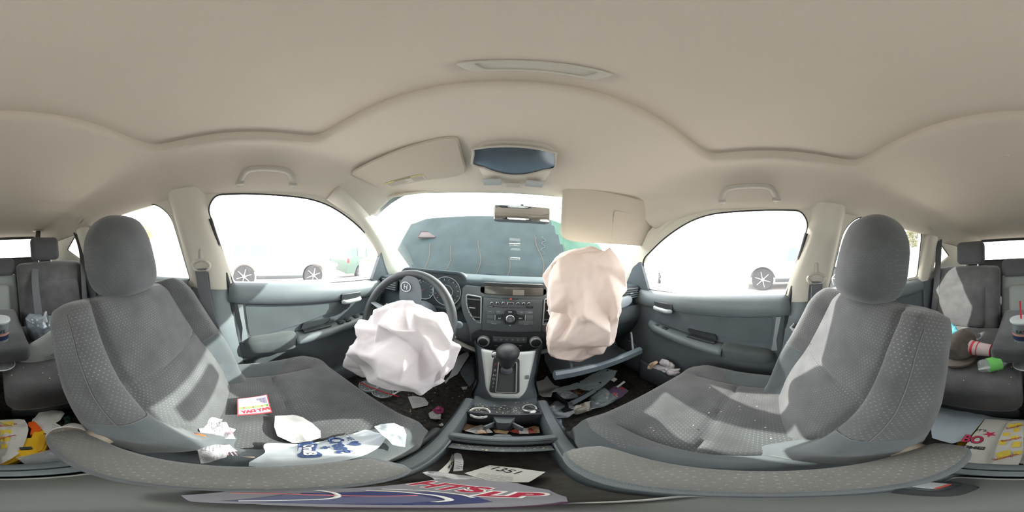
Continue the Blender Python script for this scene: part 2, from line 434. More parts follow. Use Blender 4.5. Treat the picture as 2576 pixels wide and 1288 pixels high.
# B pillar raised cover and dark foot, pillar A and C covers
tn = 2
for s, nm in ((-1, 'left'), (1, 'right')):
    rows = []
    for k in range(14):
        t = k/13; z = lerp(1.44, 1.03, t); yf = lerp(-.175, -.09, smooth01((1.40-z)/.36)); yb = lerp(-.335, -.268, (1.44-z)/.42)
        x = sidex(z)-.012; r = []
        for j in range(9):
            u = j/8; r.append(V((s*(x-.030*(1-(2*u-1)**4)-.0), lerp(yb, yf, u), z)))
        rows.append(r)
    MBb = MB().grid(rows); o = MBb.build('trim_%d' % tn, beigeP); tn += 1
    props(o, 'beige B-pillar cover beside the %s front seat headrest' % nm, 'pillar trim', kind='structure')
    rows = []
    for k in range(14):
        t = k/13; z = lerp(1.03, .42, t); yf = lerp(-.09, -.035, smooth01(t*1.3)); yb = lerp(-.275, -.33, t); x = lerp(.690, .655, smooth01(t*3)); r = []
        for j in range(9):
            u = j/8; r.append(V((s*(x-.032*(1-(2*u-1)**4)), lerp(yb, yf, u), z)))
        rows.append(r)
    o = MB().grid(rows).build('trim_%d' % tn, midP); tn += 1
    props(o, 'dark lower B-pillar cover behind the %s front door' % nm, 'pillar trim', kind='structure')
    # A pillar
    P1 = [(.695, 1.04, 1.015), (.675, .80, 1.18), (.655, .62, 1.30), (.60, .40, 1.425), (.57, .30, 1.455)]
    P2 = [(.71, .76, 1.02), (.69, .665, 1.12), (.665, .60, 1.22), (.635, .44, 1.345), (.60, .28, 1.42)]
    a = curve(P1, 20); b = curve(P2, 20); rows = []
    for p, q in zip(a, b):
        rows.append([V((s*(lerp(p.x, q.x, u)-.022*sin(pi*u)), lerp(p.y, q.y, u), lerp(p.z, q.z, u)+.0)) for u in [j/8 for j in range(9)]])
    o = MB().grid(rows).build('trim_%d' % tn, beigeP); md = o.modifiers.new('s', 'SOLIDIFY'); md.thickness = .02; tn += 1
    props(o, 'beige A-pillar cover at the %s edge of the windshield' % nm, 'pillar trim', kind='structure')
    # C pillar cover
    rows = []
    for k in range(12):
        t = k/11; z = lerp(1.42, 1.045, t); x = sidex(z)-.012; yf = -.925; yb = lerp(-1.12, -1.06, t)
        rows.append([V((s*(x-.03*(1-(2*u-1)**4)), lerp(yb, yf, u), z)) for u in [j/8 for j in range(9)]])
    o = MB().grid(rows).build('trim_%d' % tn, beigeP); tn += 1
    props(o, 'beige C-pillar cover behind the %s rear door window' % nm, 'pillar trim', kind='structure')
# floor, firewall, tailgate, cargo sides
rows = []
def fz(x, y):
    tun = lerp(.03, .10, smooth01((y+.16)/.05))*smooth01((.17-abs(x))/.06)
    return .375+(.03 if y < -.2 else 0)*1+tun+(.22*smooth01((y-.85)/.3))
for i in range(60):
    y = lerp(1.15, -2.06, i/59); rows.append([V((x, y, fz(x, y))) for x in [lerp(-.765, .765, j/60) for j in range(61)]])
o = MB().grid(rows).build('floor', carpet); md = o.modifiers.new('s', 'SOLIDIFY'); md.thickness = .02; md.offset = 1 if o.data.polygons[0].normal.z < 0 else -1
props(o, 'dirty dark carpeted cabin floor', 'floor', kind='structure')
o = MB().box((0, 1.19, .72), (1.5, .04, .66)).build('wall_front', blackP, smooth=False)
props(o, 'dark firewall beneath the dashboard', 'wall', kind='structure')
for s, nm in ((-1, 'left'), (1, 'right')):
    o = MB().box((s*.70, 1.07, .72), (.05, .26, .66), r=.01).build('trim_%d' % tn, darkP); tn += 1
    props(o, 'dark kick panel under the %s end of the dashboard' % nm, 'kick panel', kind='structure')
# tailgate with rear window
outer = [(-.70, .36), (-.70, 1.05), (-.60, 1.43), (.60, 1.43), (.70, 1.05), (.70, .36)]
hole = rounded([(-.52, 1.165), (-.50, 1.40), (.50, 1.40), (.52, 1.165)], .05)
vs, fs = fill_holes(outer, [hole])
tl_y = lambda z: -2.06+.22*max(0, z-1.1)
o = raw('wall_back', [V((p.x, tl_y(p.y), p.y)) for p in vs], fs, mat('dark tailgate trim', (.12, .13, .14), rough=.6), smooth=False)
md = o.modifiers.new('s', 'SOLIDIFY'); md.thickness = .04; md.offset = 0
props(o, 'tailgate trim around the rear window', 'wall', kind='structure')
t = thing('window_%d' % wn, 'wide rear window in the tailgate beyond the rear headrests', 'window', (0, -2.05, 1.16), kind='structure'); wn += 1
MB().add([V((x, tl_y(z), z)) for x, z in hole], [tuple(range(len(hole)))]).build('glass_pane', rearglass, t, smooth=False)
MB().tube([V((x, tl_y(z)+.02, z)) for x, z in hole], .008, 6, closed=True).build('rubber_seal', rubber, t)
for k in range(6):
    z = 1.20+k*.032; MB().box((0, tl_y(z)+.004, z), (.98, .0012, .0012)).build('heating_wire', rubber, t, smooth=False)
# windshield
t = thing('window_%d' % wn, 'windshield above the dashboard with glare haze mixed into its glass', 'windshield', (0, 1.2, 1.05), kind='structure'); wn += 1
def ws(u, v):        # u -1..1 across, v 0 bottom..1 top
    hw = lerp(.73, .59, v); x = u*hw
    y = lerp(1.20, .615, v)-.14*abs(u)**2.2*lerp(1, .9, v); z = lerp(1.055, 1.468, v)-.03*abs(u)**2.5
    return V((x, y, z))
MB().grid([[ws(lerp(-1, 1, j/30), i/16) for j in range(31)] for i in range(17)]).build('glass_pane', windglass, t)
# dotted black band and edge seal
MB().tube([ws(lerp(-1, 1, j/30), 1)+V((0, .004, .004)) for j in range(31)], .008, 6).build('top_seal', beigeP, t)
# body roof and pillars outside keep the sky out above the headliner
rows = []
for i in range(20):
    y = lerp(.64, -2.1, i/19); zt = 1.60-.05*max(0, (y-.1)/.55)**1.5*1.6-.06*max(0, (-.9-y)/1.2)
    rows.append([V((x, y, zt-.14*(abs(x)/.72)**4)) for x in [lerp(-.70, .70, j/24) for j in range(25)]])
o = MB().grid(rows).build('trim_%d' % tn, mat('grey roof paint', (.30, .31, .32), rough=.3, metal=.4)); tn += 1
md = o.modifiers.new('s', 'SOLIDIFY'); md.thickness = .01; props(o, 'outer roof skin of the car above the headliner', 'roof', kind='structure')
# sill-side closing panels below the beltline (outside skin)
for s, nm in ((-1, 'left'), (1, 'right')):
    o = MB().box((s*.745, -.45, .70), (.03, 3.3, .70), r=.008).build('trim_%d' % tn, MATS['grey roof paint']); tn += 1
    props(o, 'grey painted outer body side on the %s' % nm, 'body side', kind='structure')
# ---------------------------------------------------------------- doors
insertM = mat('door cloth insert', (.115, .135, .145), rough=.85, spec=.2, noise_amt=.08, nscale=10, bump=.3, bscale=900)
padM = mat('armrest cloth', (.085, .10, .105), rough=.9, spec=.15, noise_amt=.08, nscale=15, bump=.5, bscale=800, sheen=.2)
def profile_loft(mb, ys, prof, s):
    """prof(y) -> list of (x,z); lofted along y on side s"""
    rows = [[V((s*x, y, z)) for x, z in prof(y)] for y in ys]; mb.grid(rows); return mb
def door(s, n, label, front=True):
    y0, y1 = (-.10, .98) if front else (-.98, -.285)
    t = thing('door_%d' % n, label, 'car door', (s*.70, (y0+y1)/2, .42), kind='structure')
    ys = [lerp(y0, y1, k/24) for k in range(25)]
    def up(y):
        f = (y-y0)/(y1-y0); zb = lerp(.972, .935, f) if front else lerp(.98, .97, f); zt = 1.052 if front else 1.065
        if front: zt = lerp(1.055, 1.03, smooth01((y+.05)/.7))
        x = .70 - (.0)
        return [(.712, zt-.012), (.705, zt), (.690, zt+.003), (.672, zt-.008), (.660, zt-.03), (.655, lerp(zt, zb, .6)), (.660, zb+.012), (.666, zb+.003), (.685, zb)]
    o = profile_loft(MB(), ys, up, s).build('upper_panel', midP, t); o.modifiers.new('s', 'SOLIDIFY').thickness = .003
    # lower panel and insert
    def low(y):
        return [(.684, .99), (.682, .93), (.682, .86), (.676, .80), (.668, .74), (.660, .66), (.652, .55), (.655, .47), (.69, .42), (.72, .40)]
    o = profile_loft(MB(), ys, low, s).build('lower_panel', darkP, t); o.modifiers.new('s', 'SOLIDIFY').thickness = .003
    ya, yb = (-.035, .40) if front else (-.90, -.36)
    ins = [(ya, .965), (yb, .945), (yb-.05, .90), (yb-.18, .862), (ya+.02, .80)]
    ins = rounded(ins, .02)
    MB().prism([V((s*.676, y, z)) for y, z in ins], (0, 0, 0), (s*.012, 0, 0)).build('insert_panel', insertM, t)
    if front:
        # pale strip at the rear edge of the insert
        st = [(-.065, .965), (-.045, .965), (-.030, .83), (-.020, .775), (-.030, .735), (-.052, .75), (-.045, .85)]
        MB().prism([V((s*.672, y, z)) for y, z in st], (0, 0, 0), (s*.012, 0, 0)).build('edge_trim', silver if False else mat('pale edge plastic', (.30, .34, .35), rough=.4), t)
    # armrest pad
    def cap(y, a, b): u = (y-a)/(b-a); return max(0.0, 1-abs(2*u-1)**5)**.5
    a, b = (-.035, .185) if front else (-.88, -.60)
    rows = []
    for k in range(22):
        y = lerp(a, b, k/21); q = cap(lerp(a+.0005, b-.0005, k/21), a, b); zt = lerp(.805, .835, (y-a)/(b-a)); zb = lerp(.735, .752, (y-a)/(b-a)); zm = (zt+zb)/2
        ring = []
        for j in range(16):
            g = j/16*2*pi; cx = .655+.045*q*(abs(cos(g))**.6)*(1 if cos(g) > 0 else -1); cz = zm+(zt-zb)/2*(.25+.75*q)*(abs(sin(g))**.6)*(1 if sin(g) > 0 else -1)
            ring.append(V((s*cx, y, cz)))
        rows.append(ring)
    MB().grid(rows, closed=True, cap=True).build('armrest', padM, t)
    if not front:
        MB().box((s*.65, -.45, .80), (.04, .28, .03), r=.01).build('switch_panel', midP, t)
        MB().box((s*.628, -.50, .818), (.02, .05, .01), r=.003).build('window_switch', blackP, t)
        hx = .652; MB().box((s*hx, -.42, .955), (.012, .085, .016), r=.006).build('door_handle', silver, t, label='silver inner door handle')
        return t
    # switch panel running forward from the pad, rising to the front
    rows = []
    for k in range(26):
        u = k/25; y = lerp(.17, .575, u); zt = lerp(.815, .865, u); xin = lerp(.612, .628, u)+.03*max(0, (u-.8)/.2)**2; xo = .685
        rows.append([V((s*x, y, z)) for x, z in ((xo, zt+.004), (lerp(xin, xo, .5), zt+.002), (xin+.012, zt-.002), (xin+.003, zt-.010), (xin, zt-.022), (xin+.006, zt-.038), (xin+.02, zt-.046), (xo, zt-.052))])
    MB().grid(rows, cap=False).build('switch_panel', midP, t).modifiers.new('s', 'SOLIDIFY').thickness = .002
    # grab pocket (dark recess block) in the panel
    pk = rounded([(.20, .832), (.33, .850), (.345, .872), (.21, .862)], .008)
    MB().prism([V((s*.664, y, z)) for y, z in pk], (0, 0, 0), (s*.012, 0, 0)).build('grab_recess', blackP, t)
    MB().box((s*.652, .27, .836), (.026, .13, .012), r=.004, rot=(.1, 0, 0)).build('grab_cup', blackP, t)
    # switches
    if s < 0:
        for (yy, xx) in ((.385, .642), (.385, .662), (.425, .642), (.425, .662)):
            MB().box((s*xx, yy, .8465+.1*(yy-.385)), (.014, .026, .010), r=.003, rot=(.12, 0, 0)).build('window_switch', blackP, t)
        MB().box((s*.655, .475, .856), (.03, .022, .008), r=.003, rot=(.12, 0, 0)).build('mirror_switch', blackP, t)
        MB().cyl((s*.655, .515, .861), .010, .010, 20).build('mirror_switch', blackP, t)
    else:
        MB().box((s*.650, .455, .853), (.022, .030, .008), r=.003, rot=(.12, 0, 0)).build('window_switch', blackP, t)
        MB().box((s*.650, .505, .859), (.018, .020, .007), r=.003, rot=(.12, 0, 0)).build('lock_switch', blackP, t)
    # inner handle: recess cup and lever
    hy = .475 if s > 0 else .445
    MB().box((s*.6555, hy, .966), (.014, .115, .052), r=.006, seg=3).build('handle_recess', blackP, t)
    MB().tube(curve([(s*.654, hy-.05, .952), (s*.640, hy-.035, .952), (s*.637, hy, .954), (s*.640, hy+.04, .956), (s*.652, hy+.05, .957)], 14), .0085, 10, flat=1.3).build('door_handle', silver, t, label='silver inner door handle')
    # map pocket with a lip and speaker grille
    rows = []
    for k in range(20):
        u = k/19; y = lerp(.02, .62, u); q = sin(pi*min(1, max(0, u)))**.35 if 0 < u < 1 else 0; zt = lerp(.525, .585, u)
        rows.append([V((s*(.655-.045*q*c), y, z)) for c, z in ((0, zt+.004), (.9, zt), (1, zt-.01), (.95, zt-.05), (.7, .45), (0, .42))])
    MB().grid(rows).build('door_pocket', darkP, t).modifiers.new('s', 'SOLIDIFY').thickness = .003
    MB().cyl((s*.652, .70, .60), .075, .016, 40, rot=(0, pi/2, 0), bev=.004).build('speaker_grille', darkP, t)
    MB().tube([(s*.650, .70+.083*cos(k/40*2*pi), .60+.083*sin(k/40*2*pi)) for k in range(40)], .003, 6, closed=True).build('speaker_ring', midP, t)
    # black sail corner at the front of the window
    sail = rounded([(.60, 1.03), (.63, 1.20), (.70, 1.16), (.80, 1.03)], .015)
    MB().prism([V((s*(sidex(z)-.022), y, z)) for y, z in sail], (0, 0, 0), (s*.02, 0, 0)).build('mirror_sail', darkP, t)
    return t
door(-1, 1, "driver's front left door with pale handle and window switches")
door(1, 2, "front passenger's right door with silver handle and crumpled tissues in its pocket")
door(-1, 3, 'rear left door behind the driver seat', False)
door(1, 4, 'rear right door behind the passenger seat', False)
# cargo side panels behind the rear doors
for s, nm in ((-1, 'left'), (1, 'right')):
    o = MB().box((s*.69, -1.53, .72), (.05, 1.1, .66), r=.01).build('trim_%d' % tn, darkP); tn += 1
    props(o, 'dark cargo side panel beyond the rear seat on the %s' % nm, 'side panel', kind='structure')
    # door sill rubber line up the B pillar
    pts = curve([(s*.655, -.02, .44), (s*.668, -.045, .60), (s*.680, -.075, .80), (s*.690, -.095, 1.0), (s*.675, -.125, 1.15), (s*.635, -.165, 1.32)], 30)
    o = MB().tube([p+V((-s*.012, 0, 0)) for p in pts], .009, 8).build('trim_%d' % tn, rubber); tn += 1
    props(o, 'black rubber door seal at the rear edge of the %s front door' % nm, 'door seal', kind='structure')
# ---------------------------------------------------------------- seats
seatM = dotted('dotted seat cloth', (.088, .091, .094), (.19, .195, .195), pitch=.0088, rad=.15)
boltM = mat('plain seat bolster cloth', (.085, .097, .105), rough=.95, spec=.15, noise_amt=.10, nscale=12, bump=.5, bscale=900, sheen=.3)
armM = dotted('dotted armrest cloth', (.135, .134, .126), (.22, .22, .205), pitch=.0085, rad=.13)
seamM = mat('seam thread', (.15, .15, .145), rough=.8)
def uvloft(name, rows, m, parent, us, vs_, closed=False, cap=False, auto=55):
    """grid with UVs in metres"""
    mb = MB().grid(rows, closed=closed, cap=cap); uv = [(us[i][j], vs_[i]) for i in range(len(rows)) for j in range(len(rows[0]))]
    return raw(name, mb.v, mb.f, m, parent, True, uvs=uv, auto=auto)
def arclen(ring):
    out = [0]; 
    for a, b in zip(ring, ring[1:]): out.append(out[-1]+(b-a).length)
    return out
TOPS = {}
def front_seat(s, label, B, T, ycf, ycb, arm, hy, hz):
    """s = side; B, T = bottom and top (y,z) of the backrest's face; cushion from ycb to ycf; arm = (y0,y1); hy,hz = headrest middle"""
    cx = .35; t = thing('car_seat', label, 'car seat', (s*cx, .0, .40))
    B = V((0, B[0], B[1])); T = V((0, T[0], T[1])); ax = (T-B); L = ax.length; ax.normalize(); nrm = V((0, ax.z, -ax.y))
    W = lambda q: V((q.x*s+s*cx, q.y, q.z))
    def width(k):
        pts = [(-.25, .165), (0, .185), (.12, .225), (.3, .247), (.6, .250), (.8, .246), (.93, .238), (1.0, .222), (1.03, .19)]
        for (a, wa), (b, wb) in zip(pts, pts[1:]):
            if a <= k <= b: return lerp(wa, wb, (k-a)/(b-a))
        return .17
    def nf(u, k):        # face height above the spine; u -1..1 across
        w_ = width(k); g = .62-.10*smooth01((.2-k)/.3)
        a = abs(u); bol = lerp(.040, .052, smooth01(k/.4))*(1-.35*smooth01((k-.8)/.2))
        v = .016*(1-u*u)+bol*smooth01((a-g)/(.17))
        v -= .05*smooth01((a-.86)/.14)**2
        v -= .010*exp(-((a-g)/.022)**2)
        if a < g: v -= .010*exp(-((k-.50-.03*a)/.016)**2)
        v += .012*exp(-((k-.25)/.16)**2)*(1-u*u)-.012*smooth01((k-.9)/.12)
        return v
    rows = []; US = []; VS = []; ks = [lerp(-.16, 1.0, i/58) for i in range(59)]+[1.015, 1.027, 1.034]
    nu = 61
    for k in ks:
        w_ = width(k); c = B+ax*(L*k); sh = 1-smooth01((k-.97)/.064)*.0
        top = smooth01((k-.955)/.08); th = lerp(.115, .085, k)
        ring = []
        for j in range(nu):
            u = lerp(-1, 1, j/(nu-1)); n = nf(u, k)
            n = lerp(n, -th*.45, top**3*.95)
            ring.append(W(c+V((u*w_, 0, 0))+nrm*n))
        for j in range(1, 16):
            g = j/16*pi; # round behind
            n0 = lerp(nf(1, k), -th*.45, top**3*.95)
            x = w_*cos(g)*(1.0+.03*sin(g)); n = n0-(th+n0*.0)*(1-top**3*.5)*sin(g)**.55
            ring.append(W(c+V((x, 0, 0))+nrm*n))
        rows.append(ring); US.append(arclen(ring)); VS.append(L*k)
    # parts: bolstered shell and the centre panel share the loft but are separate meshes
    body = MB().grid(rows, closed=True, cap=True)
    K = len(rows[0]); ctr_f, shell_f = [], []
    for i in range(len(rows)-1):
        k = ks[i]; g = .62-.10*smooth01((.2-k)/.3)
        for j in range(K):
            a, b = i*K+j, i*K+(j+1) % K; f = (a, b, b+K, a+K)
            u = abs(lerp(-1, 1, (j+.5)/(nu-1))) if j < nu-1 else 2
            (ctr_f if u < g else shell_f).append(f)
    shell_f += body.f[-2:]
    uv = [(US[i][j], VS[i]) for i in range(len(rows)) for j in range(K)]
    def sub(name, fs, m, slots=None):
        used = sorted({q for f in fs for q in f}); mp = {q: i for i, q in enumerate(used)}
        return raw(name, [body.v[q] for q in used], [tuple(mp[q] for q in f) for f in fs], m, t, True, uvs=[uv[q] for q in used], auto=60)
    sub('backrest_panel', ctr_f, seatM)
    sh = sub('backrest', shell_f, [seatM, boltM])
    # lower bolsters, sides and back are plain cloth, the upper wing faces are dotted
    for p in sh.data.polygons:
        c = p.center+V(sh.parent.location); k = (c-V((c.x, B.y, B.z))).dot(ax)/L; n = (c-V((c.x, B.y, B.z))).dot(nrm)
        lim = .42+.0*abs(c.x)
        if k < lim or n < -.045: p.material_index = 1
    # piping along the wing seams
    for sg in (-1, 1):
        path = [W(B+ax*(L*k)+V((sg*width(k)*(.62-.10*smooth01((.2-k)/.3)), 0, 0))+nrm*(nf(.62-.10*smooth01((.2-k)/.3), k)+.0005)) for k in [lerp(-.05, .97, q/40) for q in range(41)]]
        MB().tube(path, .0016, 6).build('piping', blackP if False else boltM, t)
        # top-stitch line of the wing pad
        path = [W(B+ax*(L*k)+V((sg*width(k)*.93, 0, 0))+nrm*(nf(.93, k)+.0012)) for k in [lerp(.42, .95, q/40) for q in range(41)]]
        MB().tube(path, .0008, 6).build('stitching', seamM, t)
        path = [W(B+ax*(L*.42)+V((sg*width(.42)*u, 0, 0))+nrm*(nf(u, .42)+.0012)) for u in [lerp(.64, .97, q/12) for q in range(13)]]
        MB().tube(path, .0008, 6).build('stitching', seamM, t)
    # cushion
    def cw(v): return lerp(.215, .245, smooth01(v*2.2))-.022*smooth01((v-.8)/.2)
    Lc = ycf-ycb; rows = []; US = []; VS = []; vks = [0, .015]+[lerp(.03, .93, i/34) for i in range(35)]+[.955, .975, .99, 1.0, 1.003, .998, .985]
    for i, v in enumerate(vks):
        w_ = cw(v); y = ycb+Lc*v; ring = []; late = i-(len(vks)-7)
        drop = [.006, .013, .024, .040, .065, .095, .13][late] if late >= 0 else 0
        bend = .010*0
        for j in range(nu):
            u = lerp(-1, 1, j/(nu-1)); a = abs(u); g = .66
            n = .700+.022*smooth01((v-.35)/.5)+.012*(1-u*u)+.030*smooth01((a-g)/.2)*(1-smooth01((v-.75)/.25)*.75)-.035*smooth01((a-.86)/.14)**2
            n -= .008*exp(-((a-g)/.02)**2)*(1 if v < .85 else 0)
            if a < g: n -= .009*exp(-((v-.50+.06*(u*u))/.014)**2)
            n -= .03*smooth01((.06-v)/.06)
            dy = -.02*u*u*v
            ring.append(W(V((u*w_, y+dy, n-drop))))
        bot = .585
        for j, (uu, zz) in enumerate(((1.0, .655), (1.0, .62), (.99, .595), (.95, bot), (.5, bot), (0, bot), (-.5, bot), (-.95, bot), (-.99, .595), (-1, .62), (-1, .655))):
            ring.append(W(V((uu*w_, y-.02*uu*uu*v, min(zz, .70-drop*.9)))))
        rows.append(ring); US.append(arclen(ring)); VS.append(Lc*v)
    tops = [rows[i][:nu] for i in range(2, len(rows)-6)]
    TOPS[s] = tops
    body = MB().grid(rows, closed=True, cap=True); K = len(rows[0]); uv = [(US[i][j], VS[i]) for i in range(len(rows)) for j in range(K)]
    cf, sf = [], []
    for i in range(len(rows)-1):
        for j in range(K):
            a, b = i*K+j, i*K+(j+1) % K; f = (a, b, b+K, a+K)
            u = abs(lerp(-1, 1, (j+.5)/(nu-1))) if j < nu-1 else 2
            (cf if (u < .66 or (u < .9 and vks[i] > .52+.5*(u-.66))) else sf).append(f)
    sf += body.f[-2:]
    used = sorted({q for f in cf for q in f}); mp = {q: i for i, q in enumerate(used)}
    raw('cushion_panel', [body.v[q] for q in used], [tuple(mp[q] for q in f) for f in cf], seatM, t, True, uvs=[uv[q] for q in used], auto=60)
    used = sorted({q for f in sf for q in f}); mp = {q: i for i, q in enumerate(used)}
    raw('cushion', [body.v[q] for q in used], [tuple(mp[q] for q in f) for f in sf], boltM, t, True, uvs=[uv[q] for q in used], auto=60)
    # headrest
    hb = bmesh.new(); bmesh.ops.create_cube(hb, size=1)
    bmesh.ops.subdivide_edges(hb, edges=hb.edges[:], cuts=14, use_grid_fill=True)
    vs = []; uvs = []
    tilt = Matrix.Rotation(-radians(12), 3, 'X').inverted()
    for v in hb.verts:
        x, y, z = v.co*2; 
        k = (abs(x)**3.6+abs(y)**3.0+abs(z)**3.4)**(-1/3.4) * max(abs(x), abs(y), abs(z)); x, y, z = x*k, y*k, z*k
        wx = .116*(1-.16*smooth01((z-.1)/.9)-.02*(1-z))*1; dy = .058*(1-.12*z)
        yy = y*dy+(.018*(1-(x*x))*(1 if y > 0 else .3))*abs(y)-.012*x*x
        p = V((x*wx, yy, z*.118)); p = tilt @ p
        p = V((p.x, hy+p.y-.0, hz+p.z)); vs.append(W(p)); uvs.append((p.x, p.z))
    fs = [[v.index for v in f.verts] for f in hb.faces]; hb.free()
    hr = raw('headrest', vs, fs, [dotted('dotted headrest cloth', (.092, .098, .102), (.14, .145, .145), pitch=.0075, rad=.14)], t, True, uvs=uvs)
    for sx in (-.075, .075):
        p0 = B+ax*(L*.97)+nrm*(-.05); MB().tube([W(V((sx, p0.y, p0.z))), W(V((sx, hy-.005, hz-.09)))], .006, 10).build('headrest_post', chrome, t)
        MB().cyl(W(V((sx, p0.y-.004, B.z+ax.z*L*1.035-.002))), .014, .014, 16).build('post_guide', blackP, t)
    # fold-down armrest on the console side
    a0, a1 = arm; rows = []; US = []; VS = []; xi, xo = cx-.044, cx-.101; xm = (xi+xo)/2; hwx = (xi-xo)/2
    for i in range(40):
        v = i/39; y = lerp(a0, a1, v); e = max(0, 1-abs(2*v-1)**7)**.5
        front_t = .78 if v > .9 else 1
        ring = []
        for j in range(28):
            g = j/28*2*pi; c_, s_ = cos(g), sin(g)
            x = -(xm+hwx*(.35+.65*e)*(abs(c_)**.55)*(1 if c_ > 0 else -1)); z = .812+.028*(.2+.8*e)*(abs(s_)**.6)*(1 if s_ > 0 else -1)+.004*sin(pi*v)
            ring.append(W(V((x, y, z))))
        rows.append(ring); US.append(arclen(ring)); VS.append(y-a0)
    ar = uvloft('armrest', rows, [armM, boltM], t, US, VS, closed=True, cap=True)
    for p in ar.data.polygons:
        if abs(p.normal.z) < .6: p.material_index = 1
    MB().cyl(W(V((-xo-.014+.01, a0+.035, .812))), .022, .03, 24, rot=(0, pi/2, 0), bev=.004).build('armrest_pivot', mat('tan plastic cap', (.36, .31, .25), rough=.6), t)
    # plastic side shields, pedestal and rails
    MB().box(W(V((-.225, .08, .555))), (.022, .44, .13), r=.01).build('side_shield', darkP, t)
    MB().box(W(V((.225, .06, .545))), (.03, .46, .14), r=.012).build('side_shield', darkP, t)
    for sx in (-.18, .18):
        MB().box(W(V((sx, .04, .455))), (.035, .56, .05), r=.006).build('seat_rail', blackP, t)
    MB().box(W(V((0, .03, .525))), (.38, .38, .12), r=.02).build('seat_base', blackP, t)
    # buckle receiver and recline lever
    return t
front_seat(-1, "driver's grey dotted cloth seat littered with papers, armrest folded down", (-.075, .70), (-.308, 1.088), .275, -.14, (-.19, .090), -.350, 1.187)
front_seat(1, "front passenger's grey dotted cloth seat in the sun, empty with armrest down", (-.045, .70), (-.238, 1.102), .305, -.11, (-.155, .145), -.268, 1.208)

def cushion_top(s, x, y):
    t_ = TOPS[s]
    def row(r):
        q = r if r[0].x < r[-1].x else r[::-1]
        if x <= q[0].x: return q[0].z
        for a, b in zip(q, q[1:]):
            if a.x <= x <= b.x: return lerp(a.z, b.z, (x-a.x)/max(1e-9, b.x-a.x))
        return q[-1].z
    for r0, r1 in zip(t_, t_[1:]):
        if r0[30].y <= y <= r1[30].y: return lerp(row(r0), row(r1), (y-r0[30].y)/max(1e-9, r1[30].y-r0[30].y))
    return row(t_[0] if y < t_[0][30].y else t_[-1])
# rear bench: two outer sections and the centre
rearM = dotted('rear seat cloth', (.085, .083, .088), (.13, .13, .13), pitch=.008, rad=.2)
rearP = mat('rear seat bolster cloth', (.08, .08, .088), rough=.95, spec=.15, noise_amt=.1, nscale=10, bump=.4, bscale=900, sheen=.25)
greyP = mat('grey seatback board', (.20, .215, .205), rough=.6, spec=.3, noise_amt=.05, nscale=6)
def soft(mb, x0, x1, y0, y1, z0, z1, r, power=5, n=18, shear=0, bulge=0):
    """soft box (superellipsoid); shear moves y with height"""
    b = bmesh.new(); bmesh.ops.create_cube(b, size=2); bmesh.ops.subdivide_edges(b, edges=b.edges[:], cuts=n, use_grid_fill=True)
    cx_, cy__, cz = (x0+x1)/2, (y0+y1)/2, (z0+z1)/2; hx, hy_, hz_ = (x1-x0)/2, (y1-y0)/2, (z1-z0)/2
    for v in b.verts:
        p = v.co.copy(); q = V((max(-1, min(1, p.x)), max(-1, min(1, p.y)), max(-1, min(1, p.z))))
        w_ = V((q.x*hx, q.y*hy_, q.z*hz_)); inn = V((max(-hx+r, min(hx-r, w_.x)), max(-hy_+r, min(hy_-r, w_.y)), max(-hz_+r, min(hz_-r, w_.z))))
        d = w_-inn; w_ = inn+(d.normalized()*r if d.length > 1e-9 else d)
        w_.y += bulge*(1-(w_.x/hx)**2)*(1-(w_.z/hz_)**2)*(1 if q.y > 0 else 0)
        w_.z += bulge*.6*(1-(w_.x/hx)**2)*(1-(w_.y/hy_)**2)*(1 if q.z > 0 else 0)
        v.co = V((cx_+w_.x, cy__+w_.y-shear*(w_.z+hz_), cz+w_.z))
    b.verts.index_update(); mb.bm(b); return mb
def uvbox(o):
    ul = o.data.uv_layers.new(name='UVMap')
    for p in o.data.polygons:
        n = p.normal
        for li in p.loop_indices:
            c = o.data.vertices[o.data.loops[li].vertex_index].co
            ul.data[li].uv = (c.x, c.z if abs(n.y) > abs(n.z) else c.y) if abs(n.x) < .7 else (c.y, c.z)
for s, lab in ((-1, 'left rear bench section, dark dotted cloth, with a tied plastic bag on it'), (1, 'right section of the rear bench seat, dark dotted cloth, with a cap lying on it')):
    t = thing('rear_bench', lab, 'car seat', (s*.40, -.8, .42))
    xi, xo = (.145, .655) if s > 0 else (.02, .655)
    if s < 0: xi = .145
    xa, xb = sorted((s*.008, s*xo)); mb = soft(MB(), xa, xb, -1.02, -.43, .56, .735, .05, bulge=.01)
    uvbox(mb.build('seat_cushion', rearM, t, auto=80))
    xa, xb = sorted((s*(xi-.0), s*xo)); mb = soft(MB(), xa, xb, -1.085, -.97, .70, 1.135, .04, shear=.36, bulge=.015)
    uvbox(mb.build('backrest', rearM, t, auto=80))
    # raised centre panel with a horizontal crease
    xa, xb = sorted((s*(xi+.09), s*(xo-.08))); mb = soft(MB(), xa, xb, -1.06, -.955, .735, 1.01, .03, shear=.36, bulge=.012)
    uvbox(mb.build('backrest_panel', rearM, t, auto=80))
    mb = soft(MB(), s*.36-.105, s*.36+.105, -1.20, -1.11, 1.155, 1.325, .035, shear=.1)
    uvbox(mb.build('headrest', rearP, t, auto=80))
    for sx in (-.05, .05): MB().tube([(s*.36+sx, -1.165, 1.10), (s*.36+sx, -1.165, 1.19)], .006, 8).build('headrest_post', chrome, t)
    MB().box((s*.33, -.475, .525), (.62, .03, .07), r=.01).build('seat_base', blackP, t)
    MB().box((s*.33, -.47, .575), (.60, .008, .02), r=.003).build('base_trim', midP, t)
t = thing('rear_bench', 'narrow middle section of the rear seat with its armrest folded down under a cup', 'car seat', (0, -1.05, .73))
mb = soft(MB(), -.14, .14, -1.12, -1.05, .72, 1.06, .015, shear=.36); mb.build('seatback_board', greyP, t, auto=60)
mb = soft(MB(), -.085, .085, -1.112, -1.035, .80, 1.0, .03, shear=.36); mb.build('board_recess', mat('lighter seatback board', (.23, .245, .235), rough=.6), t, auto=60)
